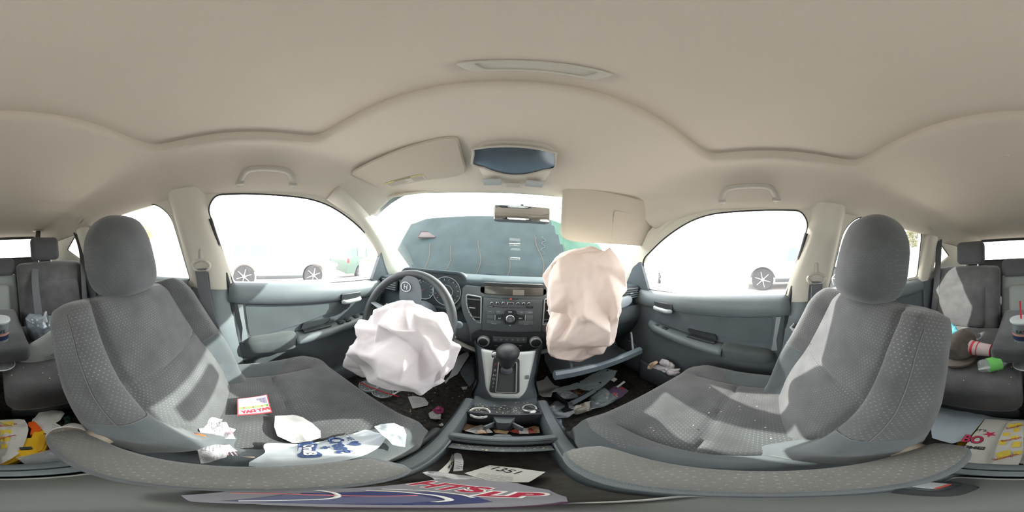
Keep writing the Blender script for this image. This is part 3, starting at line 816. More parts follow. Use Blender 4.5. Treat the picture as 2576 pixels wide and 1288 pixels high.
mb = soft(MB(), -.135, .135, -1.24, -1.14, 1.055, 1.185, .04, shear=.2); uvbox(mb.build('headrest', rearP, t, auto=80))
mb = soft(MB(), -.113, .115, -1.05, -.55, .765, .850, .028, bulge=.004); uvbox(mb.build('armrest', rearP, t, auto=80))
# ---------------------------------------------------------------- centre console
t = thing('center_console', 'dark plastic centre console between the front seats with cup holders and an open bin', 'console', (0, .1, .40))
CC = t
def chw(y):  # half width of the console top
    return lerp(.082, .098, smooth01((y-.05)/.25)) + .002
# outer side skirts and rim, lofted along y; open in the middle
def rimz(y): return .668+.012*smooth01((y-.22)/.15)-.004*smooth01((-.05-y)/.08)
for s in (-1, 1):
    rows = []
    for k in range(40):
        y = lerp(-.155, .42, k/39); hw = chw(y); z = rimz(y)
        rows.append([V((s*x, y, zz)) for x, zz in ((hw+.012, .42), (hw+.012, z-.05), (hw+.010, z-.012), (hw+.004, z-.002), (hw-.004, z), (hw-.014, z-.002), (hw-.018, z-.008), (hw-.020, z-.022), (hw-.022, .555))])
    MB().grid(rows).build('side_skirt', darkP, t)
    rows = []
    MB().tube([(s*(chw(y)-.0195), y, rimz(y)-.009) for y in [lerp(-.13, .235, k/30) for k in range(31)]], .0022, 6).build('edge_bead', midP, t)
# bin floor, rear wall with rim, front wall, cross bars
MB().box((0, .05, .552), (.165, .40, .012), r=.002).build('bin_floor', carpet if False else mat('grey bin liner', (.10, .095, .09), rough=.8, noise_amt=.25, nscale=50), t)
MB().box((0, -.150, .545), (.20, .022, .25), r=.009).build('rear_wall', darkP, t)
MB().box((0, -.128, .662), (.155, .018, .012), r=.004).build('rear_ledge', midP, t)
MB().box((0, .2525, .61), (.155, .02, .12), r=.003).build('front_wall', blackP, t)
mb = MB(); rows = []
for k in range(12):
    u = k/11; x = lerp(-.085, .085, u); rows.append([V((x, .238, .655)), V((x, .243, .668)), V((x, .250, .673)), V((x, .262, .672)), V((x, .268, .664))])
mb.grid(rows).build('cross_rim', darkP, t)
MB().box((0, .226, .638), (.150, .020, .006), r=.002).build('front_ledge', midP, t)
for (x, w_) in ((-.045, .035), (.008, .028), (.045, .028)):
    MB().box((x, .2415, .605), (w_, .004, .018), r=.002).build('socket_cover', midP, t)
text('socket_mark', 'PUSH', .008, frame((.008, .2390, .607), (1, 0, 0), (0, 0, 1)), silver, t, ext=.0002)
# cup holder well: bottom, four walls and the centre divider with two fins
MB().box((0, .305, .585), (.16, .10, .008)).build('cup_floor', blackP, t)
MB().box((0, .352, .635), (.165, .008, .10), r=.002).build('cup_wall', blackP, t)
dv = rounded([(-.025, .352), (-.013, .322), (.013, .322), (.025, .352)], .006); dv2 = rounded([(-.022, .262), (-.012, .278), (.012, .278), (.022, .262)], .004)
MB().prism([V((x, y, .59)) for x, y in dv], (0, 0, 0), (0, 0, .078)).build('cup_divider', darkP, t)
MB().prism([V((x, y, .59)) for x, y in dv2], (0, 0, 0), (0, 0, .070)).build('cup_divider', darkP, t)
for s in (-1, 1): MB().box((s*.028, .322, .640), (.006, .03, .03), r=.002, rot=(0, 0, s*.7)).build('cup_fin', midP, t)
# forward tray with coin slot and power socket
MB().box((0, .405, .655), (.172, .10, .012), r=.003).build('front_tray', darkP, t)
MB().box((-.035, .375, .662), (.10, .05, .004), r=.001).build('tray_pocket', blackP, t)
MB().cyl((.060, .392, .666), .019, .010, 28, bev=.002).build('power_socket', silver, t)
MB().cyl((.060, .392, .668), .014, .010, 28).build('socket_bore', blackP, t)
# shifter tower: dark pod with a pale face
pod = []
prof = [(.455, .600, .104), (.452, .645, .102), (.450, .672, .097), (.455, .700, .090), (.475, .735, .094), (.505, .775, .104), (.535, .812, .116), (.56, .84, .128)]
rows = []
for y, z, hw in prof:
    rows.append([V((lerp(-hw, hw, j/20), y-.018*(1-(2*j/20-1)**2)+.05*abs(2*j/20-1)**6, z)) for j in range(21)])
rows = [[V(p) for p in r] for r in rows]
MB().grid(rows).build('shifter_pod', darkP, t)
for s in (-1, 1):   # cheeks running forward to the dash
    rows = [[V((s*hw, y+.03, z)), V((s*(hw+.004), y+.09, z)), V((s*(hw+.0), .74, z))] for y, z, hw in prof]
    MB().grid(rows).build('pod_cheek', darkP, t)
def podpt(u, v):
    """u across -1..1, v 0 bottom .. 1 top on the sloping face"""
    ys = lerp(.448, .555, v); zs = lerp(.680, .840, v); return V((u, ys-.012*(1-(u/.1)**2), zs))
face = []
for k in range(14):
    v = lerp(.02, .98, k/13); hw = lerp(.050, .092, v**1.15)
    if k < 3: hw *= (.70, .88, .97)[k]
    face.append([podpt(lerp(-hw, hw, j/16), v)+V((0, -.014, .010)) for j in range(17)])
MB().grid(face).build('shifter_bezel', mat('satin silver trim', (.62, .66, .65), rough=.4, metal=.1, noise_amt=.04, nscale=5), t).modifiers.new('s', 'SOLIDIFY').thickness = .004
def plate(name, x0, x1, v0, v1, off, m, r=.01, th=.003, parent=t):
    pts = rounded([(x0, v0*.19), (x1, v0*.19), (x1, v1*.19), (x0, v1*.19)], r)
    P = [podpt(x, vv/.19)+V((0, -off, off*.66)) for x, vv in pts]
    return MB().prism(P, (0, 0, 0), (0, -th*.8, th*.6)).build(name, m, parent, smooth=False)
plate('gate_plate', -.046, .036, .13, .86, .017, blackP, .012)
P = rounded([(-.028, .165*.19), (.026, .165*.19), (.026, .78*.19), (-.028, .78*.19)], .006)
MB().tube([podpt(x, vv/.19)+V((0, -.024, .016)) for x, vv in P], .0028, 6, closed=True).build('gate_ring', chrome, t)
plate('gate_slot', -.024, .022, .18, .76, .0205, mat('slot brush', (.055, .06, .062), rough=.8), .004, th=.001)
plate('gate_side_button', .055, .064, .42, .50, .016, midP, .002)
M = frame(podpt(-.037, .55)+V((0, -.0235, .0145)), (1, 0, 0), (0, .107, .160))
for i, (ch, vv) in enumerate((('P', .72), ('R', .60), ('N', .50), ('D', .42), ('2', .34), ('1', .26))):
    o = podpt(-.037, vv)+V((0, -.0215, .0140)); text('gear_letter', ch, .012, frame(o, (1, 0, 0), (0, .107, .160)), silver if ch != 'P' else mat('red mark', (.5, .08, .06)), t, ext=.0003)
# gear lever
g = thing('gear_lever', 'black leather gear knob with chrome button standing in its gate', 'gear lever', tuple(podpt(0, .62)))
MB().tube([podpt(-.001, .60)+V((0, -.01, 0)), V((-.004, .487, .815))], [.017, .012], 14).build('lever_shaft', blackP, g)
MB().cyl((-.003, .480, .800), .019, .022, 24, rot=(.35, 0, 0), r2=.015, bev=.003).build('shaft_collar', darkP, g)
kn = []
for r_, z in ((.017, -.045), (.022, -.035), (.025, -.015), (.030, .006), (.034, .022), (.034, .033), (.028, .044), (.014, .050), (.002, .051)): kn.append((r_, z))
MB().lathe(kn, (-.003, .470, .862), 32, Matrix.Rotation(.22, 3, 'X')).build('knob', mat('black leather', (.028, .03, .035), rough=.5, bump=.3, bscale=300), g)
MB().box((-.040, .470, .872), (.018, .020, .022), r=.006).build('release_button', chrome, g)
# ---------------------------------------------------------------- dashboard
t = thing('dashboard', 'dark grey moulded dashboard with radio stack, vents, gauges and an open glovebox', 'dashboard', (0, .9, .75))
DB = t
dashM = mat('dash top plastic', (.062, .080, .090), rough=.9, spec=.12, noise_amt=.08, nscale=14, bump=.4, bscale=350)
def dash_prof(x):
    hump = exp(-((x+.36)/.15)**4); ctr = exp(-(x/.20)**6)
    zt = 1.088+.012*ctr+.020*hump; near = .665-.015*ctr
    drop = .03*smooth01((abs(x)-.45)/.2)
    P = [(1.21-.12*abs(x)**2, 1.045), (1.12-.12*abs(x)**2, 1.062-drop*.4), (.98, 1.075-drop*.5), (.84, zt-.008-drop*.5), (.74, zt-drop), (near+.02, zt-.001-drop), (near, zt-.012-drop),
         (near-.002, zt-.03-drop), (near+.02, 1.02), (.685, .97), (.675, .92), (.665, .88), (.665, .845), (.68, .80), (.72, .74), (.78, .68), (.86, .62), (.95, .55)]
    return P
rows = []
for j in range(71):
    x = lerp(-.705, .705, j/70); P = dash_prof(x); rows.append(curve([V((x, y, z)) for y, z in P], 60))
o = MB().grid(rows).build('dash_pad', dashM, t, auto=50)
# centre stack housing
hous = rounded([(-.195, 1.070), (.205, 1.070), (.205, .98), (.165, .885), (.150, .80), (-.150, .80), (-.160, .885), (-.200, .97)], [.02, .02, .05, .03, .03, .03, .03, .05])
P = [V((x, .640, z)) for x, z in hous]; mb = MB().prism(P, (0, 0, 0), (0, .10, 0)); mb.build('stack_housing', midP, t)
# recess and display on top of the stack
scr = rounded([(-.125, 1.045), (-.115, 1.090), (.135, 1.090), (.145, 1.045)], .018)
MB().prism([V((x, .652, z)) for x, z in scr], (0, -.012, 0), (0, .03, 0)).build('display_shroud', blackP, t)
MB().box((.012, .637, 1.060), (.235, .004, .036), r=.004).build('display_screen', mat('display glass', (.10, .095, .085), rough=.15, spec=.6), t)
MB().box((.030, .634, 1.056), (.045, .002, .022), r=.001).build('display_reflection', mat('painted display reflection', (.30, .28, .24), rough=.4), t)  # pale patch painted as a reflection in the display
# faceplate
FY = .628
MB().box((.010, FY+.008, .955), (.236, .016, .150), r=.006).build('radio_faceplate', darkP, t)
def fp(x, z, off=0): return V((x, FY-off, z))
# px->face helper
def F(px, py, off=0): p = on(px, py, 'y', FY-off); return p
def fbox(name, x0, y0, x1, y1, m, d=.004, r=.002, off=0, p=t):
    a = F(x0, y0); b = F(x1, y1); c = (a+b)/2; return MB().box((c.x, FY-off-d/2+.001, c.z), (abs(b.x-a.x), d, abs(b.z-a.z)), r=r).build(name, m, p)
fbox('hazard_button', 1266, 748, 1304, 753, blackP, d=.006)
a = F(1285, 751); MB().prism([a+V((-.006, 0, -.003)), a+V((.006, 0, -.003)), a+V((0, 0, .006))], (0, -.007, 0), (0, -.004, 0)).build('hazard_triangle', mat('hazard red', (.6, .08, .06)), t, smooth=False)
for i, px in enumerate((1238, 1252, 1266, 1303, 1317, 1330)):
    c = F(px, 762+ (i > 2)); MB().cyl((c.x, FY-.003, c.z), .0058, .008, 24, rot=(pi/2, 0, 0), bev=.0015).build('preset_button', chrome, t)
    MB().cyl((c.x, FY-.006, c.z), .0042, .006, 20, rot=(pi/2, 0, 0), bev=.001).build('preset_cap', blackP, t)
fbox('preset_button', 1276, 759, 1293, 766, chrome, d=.006)
fbox('preset_cap', 1278, 760.3, 1291, 765, blackP, d=.008)
fbox('cd_slot', 1246, 771, 1322, 774.5, blackP, d=.005, r=.001)
fbox('eject_button', 1323, 770, 1341, 775.5, blackP, d=.004, r=.001)
fbox('sound_button', 1227, 768, 1244, 773, blackP, d=.004, r=.001)
for (x0, y0, x1, y1) in ((1225, 780, 1246, 790), (1247, 780, 1268, 790), (1299, 781, 1320, 791), (1321, 781, 1341, 791), (1225, 791, 1243, 801), (1225, 804, 1262, 815), (1322, 792, 1341, 804), (1304, 806, 1341, 816)):
    fbox('radio_button', x0, y0, x1, y1, midP if y0 > 779 else blackP, d=.0035, r=.001)
k_ = F(1283.5, 798)
cr = rounded([(-.052, .006), (-.026, .010), (-.018, .028), (.018, .028), (.026, .010), (.052, .006), (.052, -.010), (.026, -.012), (.018, -.032), (-.018, -.032), (-.026, -.012), (-.052, -.010)], .003)
MB().prism([V((k_.x+x, FY-.001, k_.z+z+.002)) for x, z in cr], (0, 0, 0), (0, -.006, 0)).build('control_cross', blackP, t, smooth=False)
MB().cyl((k_.x, FY-.012, k_.z), .0175, .022, 48, rot=(pi/2, 0, 0), bev=.003).build('volume_knob', chrome, t)
MB().cyl((k_.x, FY-.019, k_.z), .0135, .012, 48, rot=(pi/2, 0, 0), bev=.002).build('knob_cap', darkP, t)
for px in (1245.5, 1321.5): c = F(px, 798); MB().box((c.x, FY-.003, c.z), (.0035, .006, .022), r=.001).build('chrome_bar', silver, t)
whiteT = mat('printed white', (.62, .64, .66), rough=.6)
def ftext(body, px, py, size, m=whiteT, off=.0045): c = F(px, py); return text('button_mark', body, size, frame((c.x, FY-off, c.z), (1, 0, 0), (0, 0, 1)), m, t, ext=.0002)
for s_, px, py, sz in (('FM', 1234, 783, .006), ('AM', 1255, 783, .006), ('CD', 1312, 785, .006), ('AUX', 1333, 785, .006), ('PHONE', 1243, 813.5, .006), ('SETUP', 1323, 815, .006), ('SOUND', 1234, 770.5, .0045)): ftext(s_, px, py, sz, off=.0040)
ftext('VOL', 1284, 795.5, .005, off=.0255); ftext('PUSH', 1284, 799, .004, off=.0255); ftext('SELECT', 1284, 802, .004, off=.0255)
for px, sg in ((1258, -1), (1309, 1)):
    c = F(px, 799); 
    for q in (-.004, .001): MB().prism([V((c.x+q-.002*sg, 0, c.z+.0025)), V((c.x+q-.002*sg, 0, c.z-.0025)), V((c.x+q+.003*sg, 0, c.z))], (0, FY-.009, 0), (0, FY-.006, 0)).build('skip_arrow', whiteT, t, smooth=False)
    MB().box((c.x+.006*sg, FY-.0078, c.z), (.001, .001, .005)).build('skip_arrow', whiteT, t, smooth=False)
c = F(1283, 817); MB().prism([V((c.x-.003, 0, c.z+.002)), V((c.x+.003, 0, c.z+.002)), V((c.x, 0, c.z-.003))], (0, FY-.009, 0), (0, FY-.006, 0)).build('down_arrow', whiteT, t, smooth=False)
c = F(1283, 783); MB().box((c.x, FY-.0078, c.z), (.014, .001, .004)).build('up_mark', whiteT, t, smooth=False)
# vents either side of the radio
for sg, pts in ((-1, [(-.176, 1.035), (-.115, 1.030), (-.112, .915), (-.135, .922), (-.160, .955), (-.173, .99)]), (1, [(.196, 1.035), (.135, 1.030), (.132, .915), (.155, .922), (.180, .955), (.193, .99)])):
    ol = rounded(pts, [.01, .004, .006, .02, .02, .02])
    MB().tube([V((x, FY+.004, z)) for x, z in ol], .003, 6, closed=True).build('vent_ring', silver, t)
    MB().prism([V((x, FY+.005, z)) for x, z in ol], (0, 0, 0), (0, .02, 0)).build('vent_back', mat('vent black', (.012, .013, .015), rough=.7), t, smooth=False)
    for k in range(7):
        z = 1.018-k*.0155; lo = min(p[0] for p in ol if abs(p[1]-z) < .02); hi = max(p[0] for p in ol if abs(p[1]-z) < .02)
        MB().box(((lo+hi)/2, FY+.004, z), (hi-lo-.004, .010, .0025), r=.0008, rot=(.35, 0, 0)).build('vent_slat', midP, t)
    MB().box((sg*.148+(.008 if sg > 0 else 0), FY-.002, .982), (.026, .006, .005), r=.002).build('vent_tab', silver, t)
# climate panel
ol = rounded([(-.150, .868), (-.115, .895), (.125, .898), (.165, .872), (.150, .800), (-.130, .795)], [.03, .02, .02, .03, .03, .03])
MB().prism([V((x, FY-.002, z-.012)) for x, z in ol], (0, 0, 0), (0, .03, 0)).build('climate_panel', blackP, t)
for px, py in ((1217.5, 855), (1346.5, 857)):
    c = F(px, py)
    MB().cyl((c.x, FY-.009, c.z), .0235, .024, 48, rot=(pi/2, 0, 0), bev=.003).build('climate_knob', silver, t)
    MB().cyl((c.x, FY-.018, c.z), .0185, .010, 48, rot=(pi/2, 0, 0), bev=.002).build('knob_cap', blackP, t)
    MB().box((c.x-.004*(1 if px > 1300 else -1), FY-.0215, c.z+.018), (.0025, .002, .008), rot=(0, .15, 0)).build('knob_pointer', whiteT, t)
fbox('button_row', 1240, 845, 1325, 862, darkP, d=.004)
for i, px in enumerate((1247, 1261, 1275, 1289, 1303, 1317)):
    c = F(px, 854); rr = random.Random(i)
    MB().tube(curve([(c.x-.004, FY-.0045, c.z+.001), (c.x-.001, FY-.0045, c.z-.002), (c.x+.004, FY-.0045, c.z+.002*(1 if i % 2 else -1))], 8), .0006, 5).build('air_symbol', whiteT, t)
    MB().box((c.x, FY-.0045, c.z+.003), (.005, .0008, .0008)).build('air_symbol', whiteT, t, smooth=False)
for s_, px in (('MAX', 1248), ('A/C', 1261)):
    c = F(px, 868); text('button_mark', s_, .006, frame((c.x, FY-.004, c.z), (1, 0, 0), (0, 0, 1)), whiteT, t, ext=.0002)
c = F(1309, 868.5); MB().box((c.x, FY-.004, c.z), (.010, .001, .003), r=.0004).build('recirculation_mark', whiteT, t)
# pale strip sweeping under the stack to both sides
st = curve([(-.46, .63, .885), (-.36, .625, .865), (-.26, .618, .842), (-.19, .612, .812), (-.10, .606, .785), (0, .604, .777), (.10, .606, .785), (.17, .612, .80)], 40)
MB().tube(st, [.013]*40, 12, flat=.5).build('trim_strip', mat('grey trim strip', (.26, .265, .25), rough=.45), t, label='pale grey trim strip')
st = curve([(-.44, .645, .915), (-.36, .635, .890), (-.27, .625, .862), (-.205, .615, .835)], 20)
MB().tube(st, [.004+.012*sin(pi*(k/19))**.6 for k in range(20)], 12, flat=.45).build('trim_insert', mat('beige trim insert', (.55, .53, .42), rough=.4), t, label='beige trim insert')
rows = []
for k in range(16):
    u = k/15; x = lerp(.36, .60, u); y = lerp(.638, .66, u)-.012; z = lerp(.955, .985, u); h_ = lerp(.024, .028, u)*(1-.5*smooth01((u-.9)/.1))
    rows.append([V((x, y+.006, z-h_)), V((x, y, z-h_*.9)), V((x, y-.003, z)), V((x, y+.004, z+h_*.9)), V((x, y+.01, z+h_))])
MB().grid(rows).build('trim_insert', mat('satin passenger trim', (.42, .47, .50), rough=.35, metal=.2), t, label='satin silver strip over the glovebox').modifiers.new('s', 'SOLIDIFY').thickness = .004
# side vents at both ends
for sg in (-1, 1):
    x = sg*.600
    MB().box((x, .667, 1.02), (.11, .03, .072), r=.012).build('side_vent', blackP, t)
    for k in range(5): MB().box((x, .650, .995+k*.0125), (.098, .008, .0022), r=.0006, rot=(.3, 0, 0)).build('vent_slat', midP, t)
    MB().box((x, .646, 1.02), (.02, .005, .005), r=.001).build('vent_tab', silver, t)
# instrument binnacle
ol = rounded([(-.52, 1.115), (-.20, 1.115), (-.175, 1.05), (-.215, .95), (-.48, .94), (-.53, 1.02)], [.06, .07, .04, .04, .05, .05])
MB().prism([V((x, .700, z)) for x, z in ol], (0, -.035, 0), (0, .02, 0)).build('gauge_housing', blackP, t)
MB().tube([V((x, .664, z)) for x, z in ol], .009, 8, closed=True).build('gauge_hood', dashM, t)
gm = mat('gauge face', (.05, .065, .075), rough=.3)
for x, z, r_ in ((-.385, 1.025, .048), (-.275, 1.03, .066), (-.465, 1.02, .035)):
    MB().cyl((x, .664, z), r_, .004, 48, rot=(pi/2, 0, 0)).build('gauge_face', gm, t)
    MB().tube([(x+r_*cos(k/48*2*pi), .661, z+r_*sin(k/48*2*pi)) for k in range(48)], .0018, 6, closed=True).build('gauge_ring', silver, t)
    for k in range(12):
        a = radians(-40+k*260/11); MB().box((x+r_*.82*cos(a), .661, z+r_*.82*sin(a)), (.008, .001, .0016), rot=(0, -a, 0)).build('gauge_tick', whiteT, t, smooth=False)
    MB().tube([(x, .658, z), (x+r_*.7*cos(3.7), .658, z+r_*.7*sin(3.7))], .0012, 5).build('gauge_needle', mat('red mark', (.5, .08, .06)), t)
MB().tube([(-.275+.03*cos(k/32*2*pi), .659, 1.03+.03*sin(k/32*2*pi)) for k in range(32)], .0014, 6, closed=True).build('gauge_ring', silver, t)
# lower knee panels
rows = []
for j in range(20):
    x = lerp(-.70, -.115, j/19); b_ = .02*sin(pi*j/19)
    rows.append(curve([V((x, .655-b_, .90)), V((x, .650-b_, .84)), V((x, .665-b_, .77)), V((x, .72, .70)), V((x, .80, .64)), V((x, .92, .58))], 16))
MB().grid(rows).build('knee_panel', darkP, t)
rows = []
for j in range(20):
    x = lerp(.125, .70, j/19); rows.append(curve([V((x, .655, .945)), V((x, .648, .88)), V((x, .672, .83)), V((x, .74, .80)), V((x, .85, .74)), V((x, .97, .62))], 16))
MB().grid(rows).build('knee_panel', darkP, t)
# open glovebox: dark opening, dropped lid with raised front edge, two stays
MB().box((.33, .685, .815), (.34, .03, .10), r=.01).build('glovebox_opening', blackP, t)
A = on(1395, 950, 'y', .46); Bq = on(1610, 886, 'y', .52)
dv_ = (Bq-A)
def along(u, dy=0, dz=0): p = A+dv_*u; return V((p.x, p.y+dy, p.z+dz))
rows = []
for k in range(20):
    u = k/19; c = along(u, 0, 0); notch = .008*exp(-((u-.5)/.16)**6)
    rows.append([c+V((0, .022, -.004)), c+V((0, .020, .012)), c+V((0, .008, .030-notch)), c+V((0, -.004, .033-notch)), c+V((0, -.014, .024)), c+V((0, -.014, 0)), c+V((0, -.004, -.010)), c+V((0, .012, -.012))])
lo = MB().grid(rows, closed=True, cap=True).build('glovebox_lid', mat('blue grey plastic', (.13, .165, .19), rough=.4, noise_amt=.06, nscale=9), t)
rows = [[along(u, .018, -.008), along(u, .06, -.03), along(u, .16, -.03), along(u, .20, .05)] for u in (.02, .5, .98)]
MB().grid(rows).build('glovebox_tray', blackP, t)
for u, px, py in ((.15, 1434, 905), (.90, 1588, 850)):
    top = on(px, py-14, 'y', .60); b_ = along(u, .01, .02); MB().tube([b_, (b_+top)/2+V((0, 0, .003)), top], .005, 8, flat=.5).build('lid_stay', midP, t)

# ---------------------------------------------------------------- steering column and wheel
def along3(a, b, t_): return V(a)+(V(b)-V(a))*t_
sw = thing('steering_wheel', 'black steering wheel with its airbag burst open', 'steering wheel', (-.362, .47, .945))
c = V((-.362, .47, .945)); tl = radians(24); ux = V((1, 0, 0)); uy = V((0, sin(tl), cos(tl))); un = ux.cross(uy)
rim = [c+ux*(.186*cos(a))+uy*(.182*sin(a)) for a in [k/72*2*pi for k in range(72)]]
leather = mat('black leather rim', (.045, .05, .055), rough=.55, bump=.25, bscale=400)
MB().tube(rim, .0165, 16, closed=True).build('rim', leather, sw)
for a, wd in ((radians(8), .03), (radians(172), .03), (radians(-90), .045)):
    p0 = c+un*(-.0)+ux*.05*cos(a)+uy*.05*sin(a)-un*-.02; p1 = c+ux*.178*cos(a)+uy*.178*sin(a)
    MB().tube([p0, (p0+p1)/2, p1], [wd*.8, wd*.55, wd*.4], 12, flat=.4).build('spoke', darkP, sw)
hubM = frame(c, ux, uy)
mb = MB(); b = bmesh.new(); bmesh.ops.create_uvsphere(b, u_segments=32, v_segments=16, radius=1)
for v in b.verts: v.co = V((v.co.x*.085, v.co.y*.075, v.co.z*.035))
b.verts.index_update(); mb.bm(b, hubM); mb.build('hub', darkP, sw)
# torn hub cover flap with the ring emblem, standing up above the bag
fl = frame(c+uy*.115+ux*.0-un*-.012, ux, uy+un*.35)
flap = rounded([(-.040, -.055), (-.045, .02), (-.02, .052), (.03, .050), (.055, .01), (.055, -.055)], .018)
MB().prism([fl @ V((x, y, 0)) for x, y in flap], (0, 0, 0), tuple(-un*-.006)).build('airbag_cover', darkP, sw)
MB().tube([fl @ V((-.012+.022*cos(k/32*2*pi), .010+.018*sin(k/32*2*pi), .009)) for k in range(32)], .0022, 6, closed=True).build('emblem', silver, sw, label='chrome ring emblem')
for sx in (-.006, .006): MB().tube([fl @ V((-.012+sx*1.2, .020, .010)), fl @ V((-.012+sx, .0, .010))], .0016, 5).build('emblem', silver, sw)
MB().tube([fl @ V((-.018, .010, .010)), fl @ V((-.006, .010, .010))], .0014, 5).build('emblem', silver, sw)
MB().cyl(c+V((0, .11, -.045)), .055, .16, 32, rot=(pi/2+tl, 0, 0), bev=.01).build('column_shroud', darkP, sw)
MB().tube([c+V((.05, .09, -.01)), c+V((.13, .075, .005)), c+V((.185, .06, .0))], [.008, .007, .012], 10).build('wiper_stalk', darkP, sw)
MB().cyl(c+V((.193, .055, .0)), .013, .012, 24, rot=(pi/2, 0, 0), bev=.003).build('stalk_knob', mat('stalk end grey', (.20, .25, .28), rough=.4), sw)
MB().tube([c+V((-.05, .09, -.01)), c+V((-.15, .07, .005))], .007, 10).build('light_stalk', darkP, sw)

# ---------------------------------------------------------------- airbags
bagM = mat('airbag nylon', (.86, .81, .825), rough=.85, spec=.2, noise_amt=.02, nscale=30, bump=.2, bscale=900, tl=.16)
bagP = mat('airbag nylon pinkish', (.86, .745, .685), rough=.85, spec=.2, noise_amt=.02, nscale=30, bump=.2, bscale=900, tl=.16)
ol = [on(x, y, 'y', .36) for x, y in ((972, 742), (1005, 748), (1020, 775), (1062, 768), (1098, 805), (1125, 850), (1150, 880), (1152, 935), (1120, 965), (1076, 996), (1010, 975), (960, 962), (912, 935), (882, 905), (890, 860), (900, 815), (935, 780))]
c_ = V((-.31, .37, .85)); ol = [c_+V((.010, 0, .014))+(p-c_)*.90 for p in ol]; cloth('driver_airbag', ol, (-.30, .375, .864), (1, 0, 0), (0, 0, 1), .105, bagM, amp=.058, seed=3)
props(bpy.context.scene.collection.objects['driver_airbag'], 'crumpled white deployed airbag hanging from the steering wheel', 'airbag')
ol = [on(x, y, 'y', .50) for x, y in ((1378, 672), (1383, 710), (1385, 800), (1374, 885), (1395, 910), (1440, 918), (1490, 905), (1533, 870), (1545, 825), (1570, 775), (1576, 715), (1560, 640), (1500, 615), (1430, 640), (1400, 655))]
cloth('passenger_airbag', ol, (.265, .53, 1.0), (1, 0, 0), (0, 0, 1), .09, bagP, amp=.042, seed=5)
props(C.objects['passenger_airbag'], 'crumpled pinkish white deployed airbag hanging over the passenger side of the dashboard', 'airbag')
# ---------------------------------------------------------------- ceiling fixtures, mirror, visors, belts
paleP = mat('pale ceiling plastic', (.48, .46, .41), rough=.5)
lampM = mat('ribbed lamp lens', (.42, .44, .44), rough=.25, spec=.6)
# overhead console: a hood-shaped housing with an open sunglasses mirror
t = thing('overhead_console', 'beige overhead console with a dark curved conversation mirror above the windshield', 'overhead console', (-.01, .45, 1.47))
rows = []
for k in range(14):
    u = k/13; y = lerp(.345, .600, u); hw = lerp(.115, .13, u); zc = ceil_z(0, y); d = .026*sin(pi*min(1, u*1.15))**.6 if u < .87 else .012
    rows.append([V((-.008+hw*x, y+.0, zc+.004-d*(1-abs(x)**5)-.004)) for x in [lerp(-1, 1, j/18) for j in range(19)]])
MB().grid(rows).build('console_housing', beigeP, t)
dk = []
for k in range(12):
    u = k/11; y = lerp(.372, .462, u); hw = lerp(.098, .115, smooth01(u*1.2))*(1-.35*smooth01((u-.6)/.4)**2); zc = ceil_z(0, y)-.030
    dk.append([V((-.012+hw*x, y+.018*(1-x*x)*u*1.2-.010*(1-x*x)*(1-u), zc-.010*u*(1-x*x))) for x in [lerp(-1, 1, j/20) for j in range(21)]])
MB().grid(dk).build('conversation_mirror', mat('tinted mirror', (.16, .20, .24), rough=.15, metal=.6), t)
fr = [p+V((0, 0, -.003)) for p in dk[0]]+[r[-1]+V((0, 0, -.003)) for r in dk[1:-1]]+[p+V((0, 0, -.003)) for p in dk[-1][::-1]]+[r[0]+V((0, 0, -.003)) for r in dk[-2:0:-1]]
MB().tube(fr, .0035, 8, closed=True).build('mirror_frame', paleP, t)
for s in (-1, 1): MB().box((-.01+s*.07, .53, ceil_z(0, .53)-.030), (.06, .045, .008), r=.004).build('map_light', lampM, t)
MB().box((-.01, .545, ceil_z(0, .545)-.030), (.05, .03, .008), r=.003).build('light_switch', paleP, t)
# rear dome light
t = thing('dome_light', 'small rectangular dome light in the ceiling over the rear seat', 'ceiling light', (0, -.47, 1.52))
ol = rounded([(-.082, -.040), (-.082, .036), (.082, .036), (.082, -.040)], .02)
MB().prism([V((x, -.468+y, 1.531)) for x, y in ol], (0, 0, 0), (0, 0, .012)).build('lamp_frame', paleP, t)
ol = rounded([(-.074, -.033), (-.074, .029), (.074, .029), (.074, -.033)], .016)
MB().prism([V((x, -.468+y, 1.528)) for x, y in ol], (0, 0, 0), (0, 0, .006)).build('lamp_lens', lampM, t)
MB().box((.022, -.452, 1.527), (.05, .009, .005), r=.002).build('lamp_switch', paleP, t)
MB().box((.016, -.452, 1.524), (.018, .009, .006), r=.003).build('switch_slider', beigeP, t)
# grab handles
def handle(s, y0, y1, zc, lab, folded=False):
    L = y1-y0; t = thing('grab_handle', lab, 'grab handle', (s*.57, (y0+y1)/2, zc), group='ceiling grab handles')
    x = .563; d = .048 if not folded else .022
    pts = curve([(s*(x+.02), y0, zc-.028), (s*(x-.01), y0+.012, zc-.008), (s*(x-d*.7), y0+.035, zc+.010), (s*(x-d*.8), (y0+y1)/2, zc+.014), (s*(x-d*.7), y1-.035, zc+.010), (s*(x-.01), y1-.012, zc-.008), (s*(x+.02), y1, zc-.028)], 40)
    MB().tube(pts, .0115, 12, flat=.7).build('grip', paleP, t)
    for y in (y0+.005, y1-.005): MB().box((s*(x+.012), y, zc-.016), (.03, .030, .030), r=.007).build('mount', paleP, t)
    return t
handle(-1, -.05, .14, 1.462, 'pale grab handle above the driver door window')
handle(1, -.045, .165, 1.462, 'pale grab handle above the front passenger door window')
handle(-1, -.80, -.60, 1.465, 'folded pale grab handle above the left rear door window', True)
handle(1, -.80, -.58, 1.465, 'folded pale grab handle above the right rear door window', True)
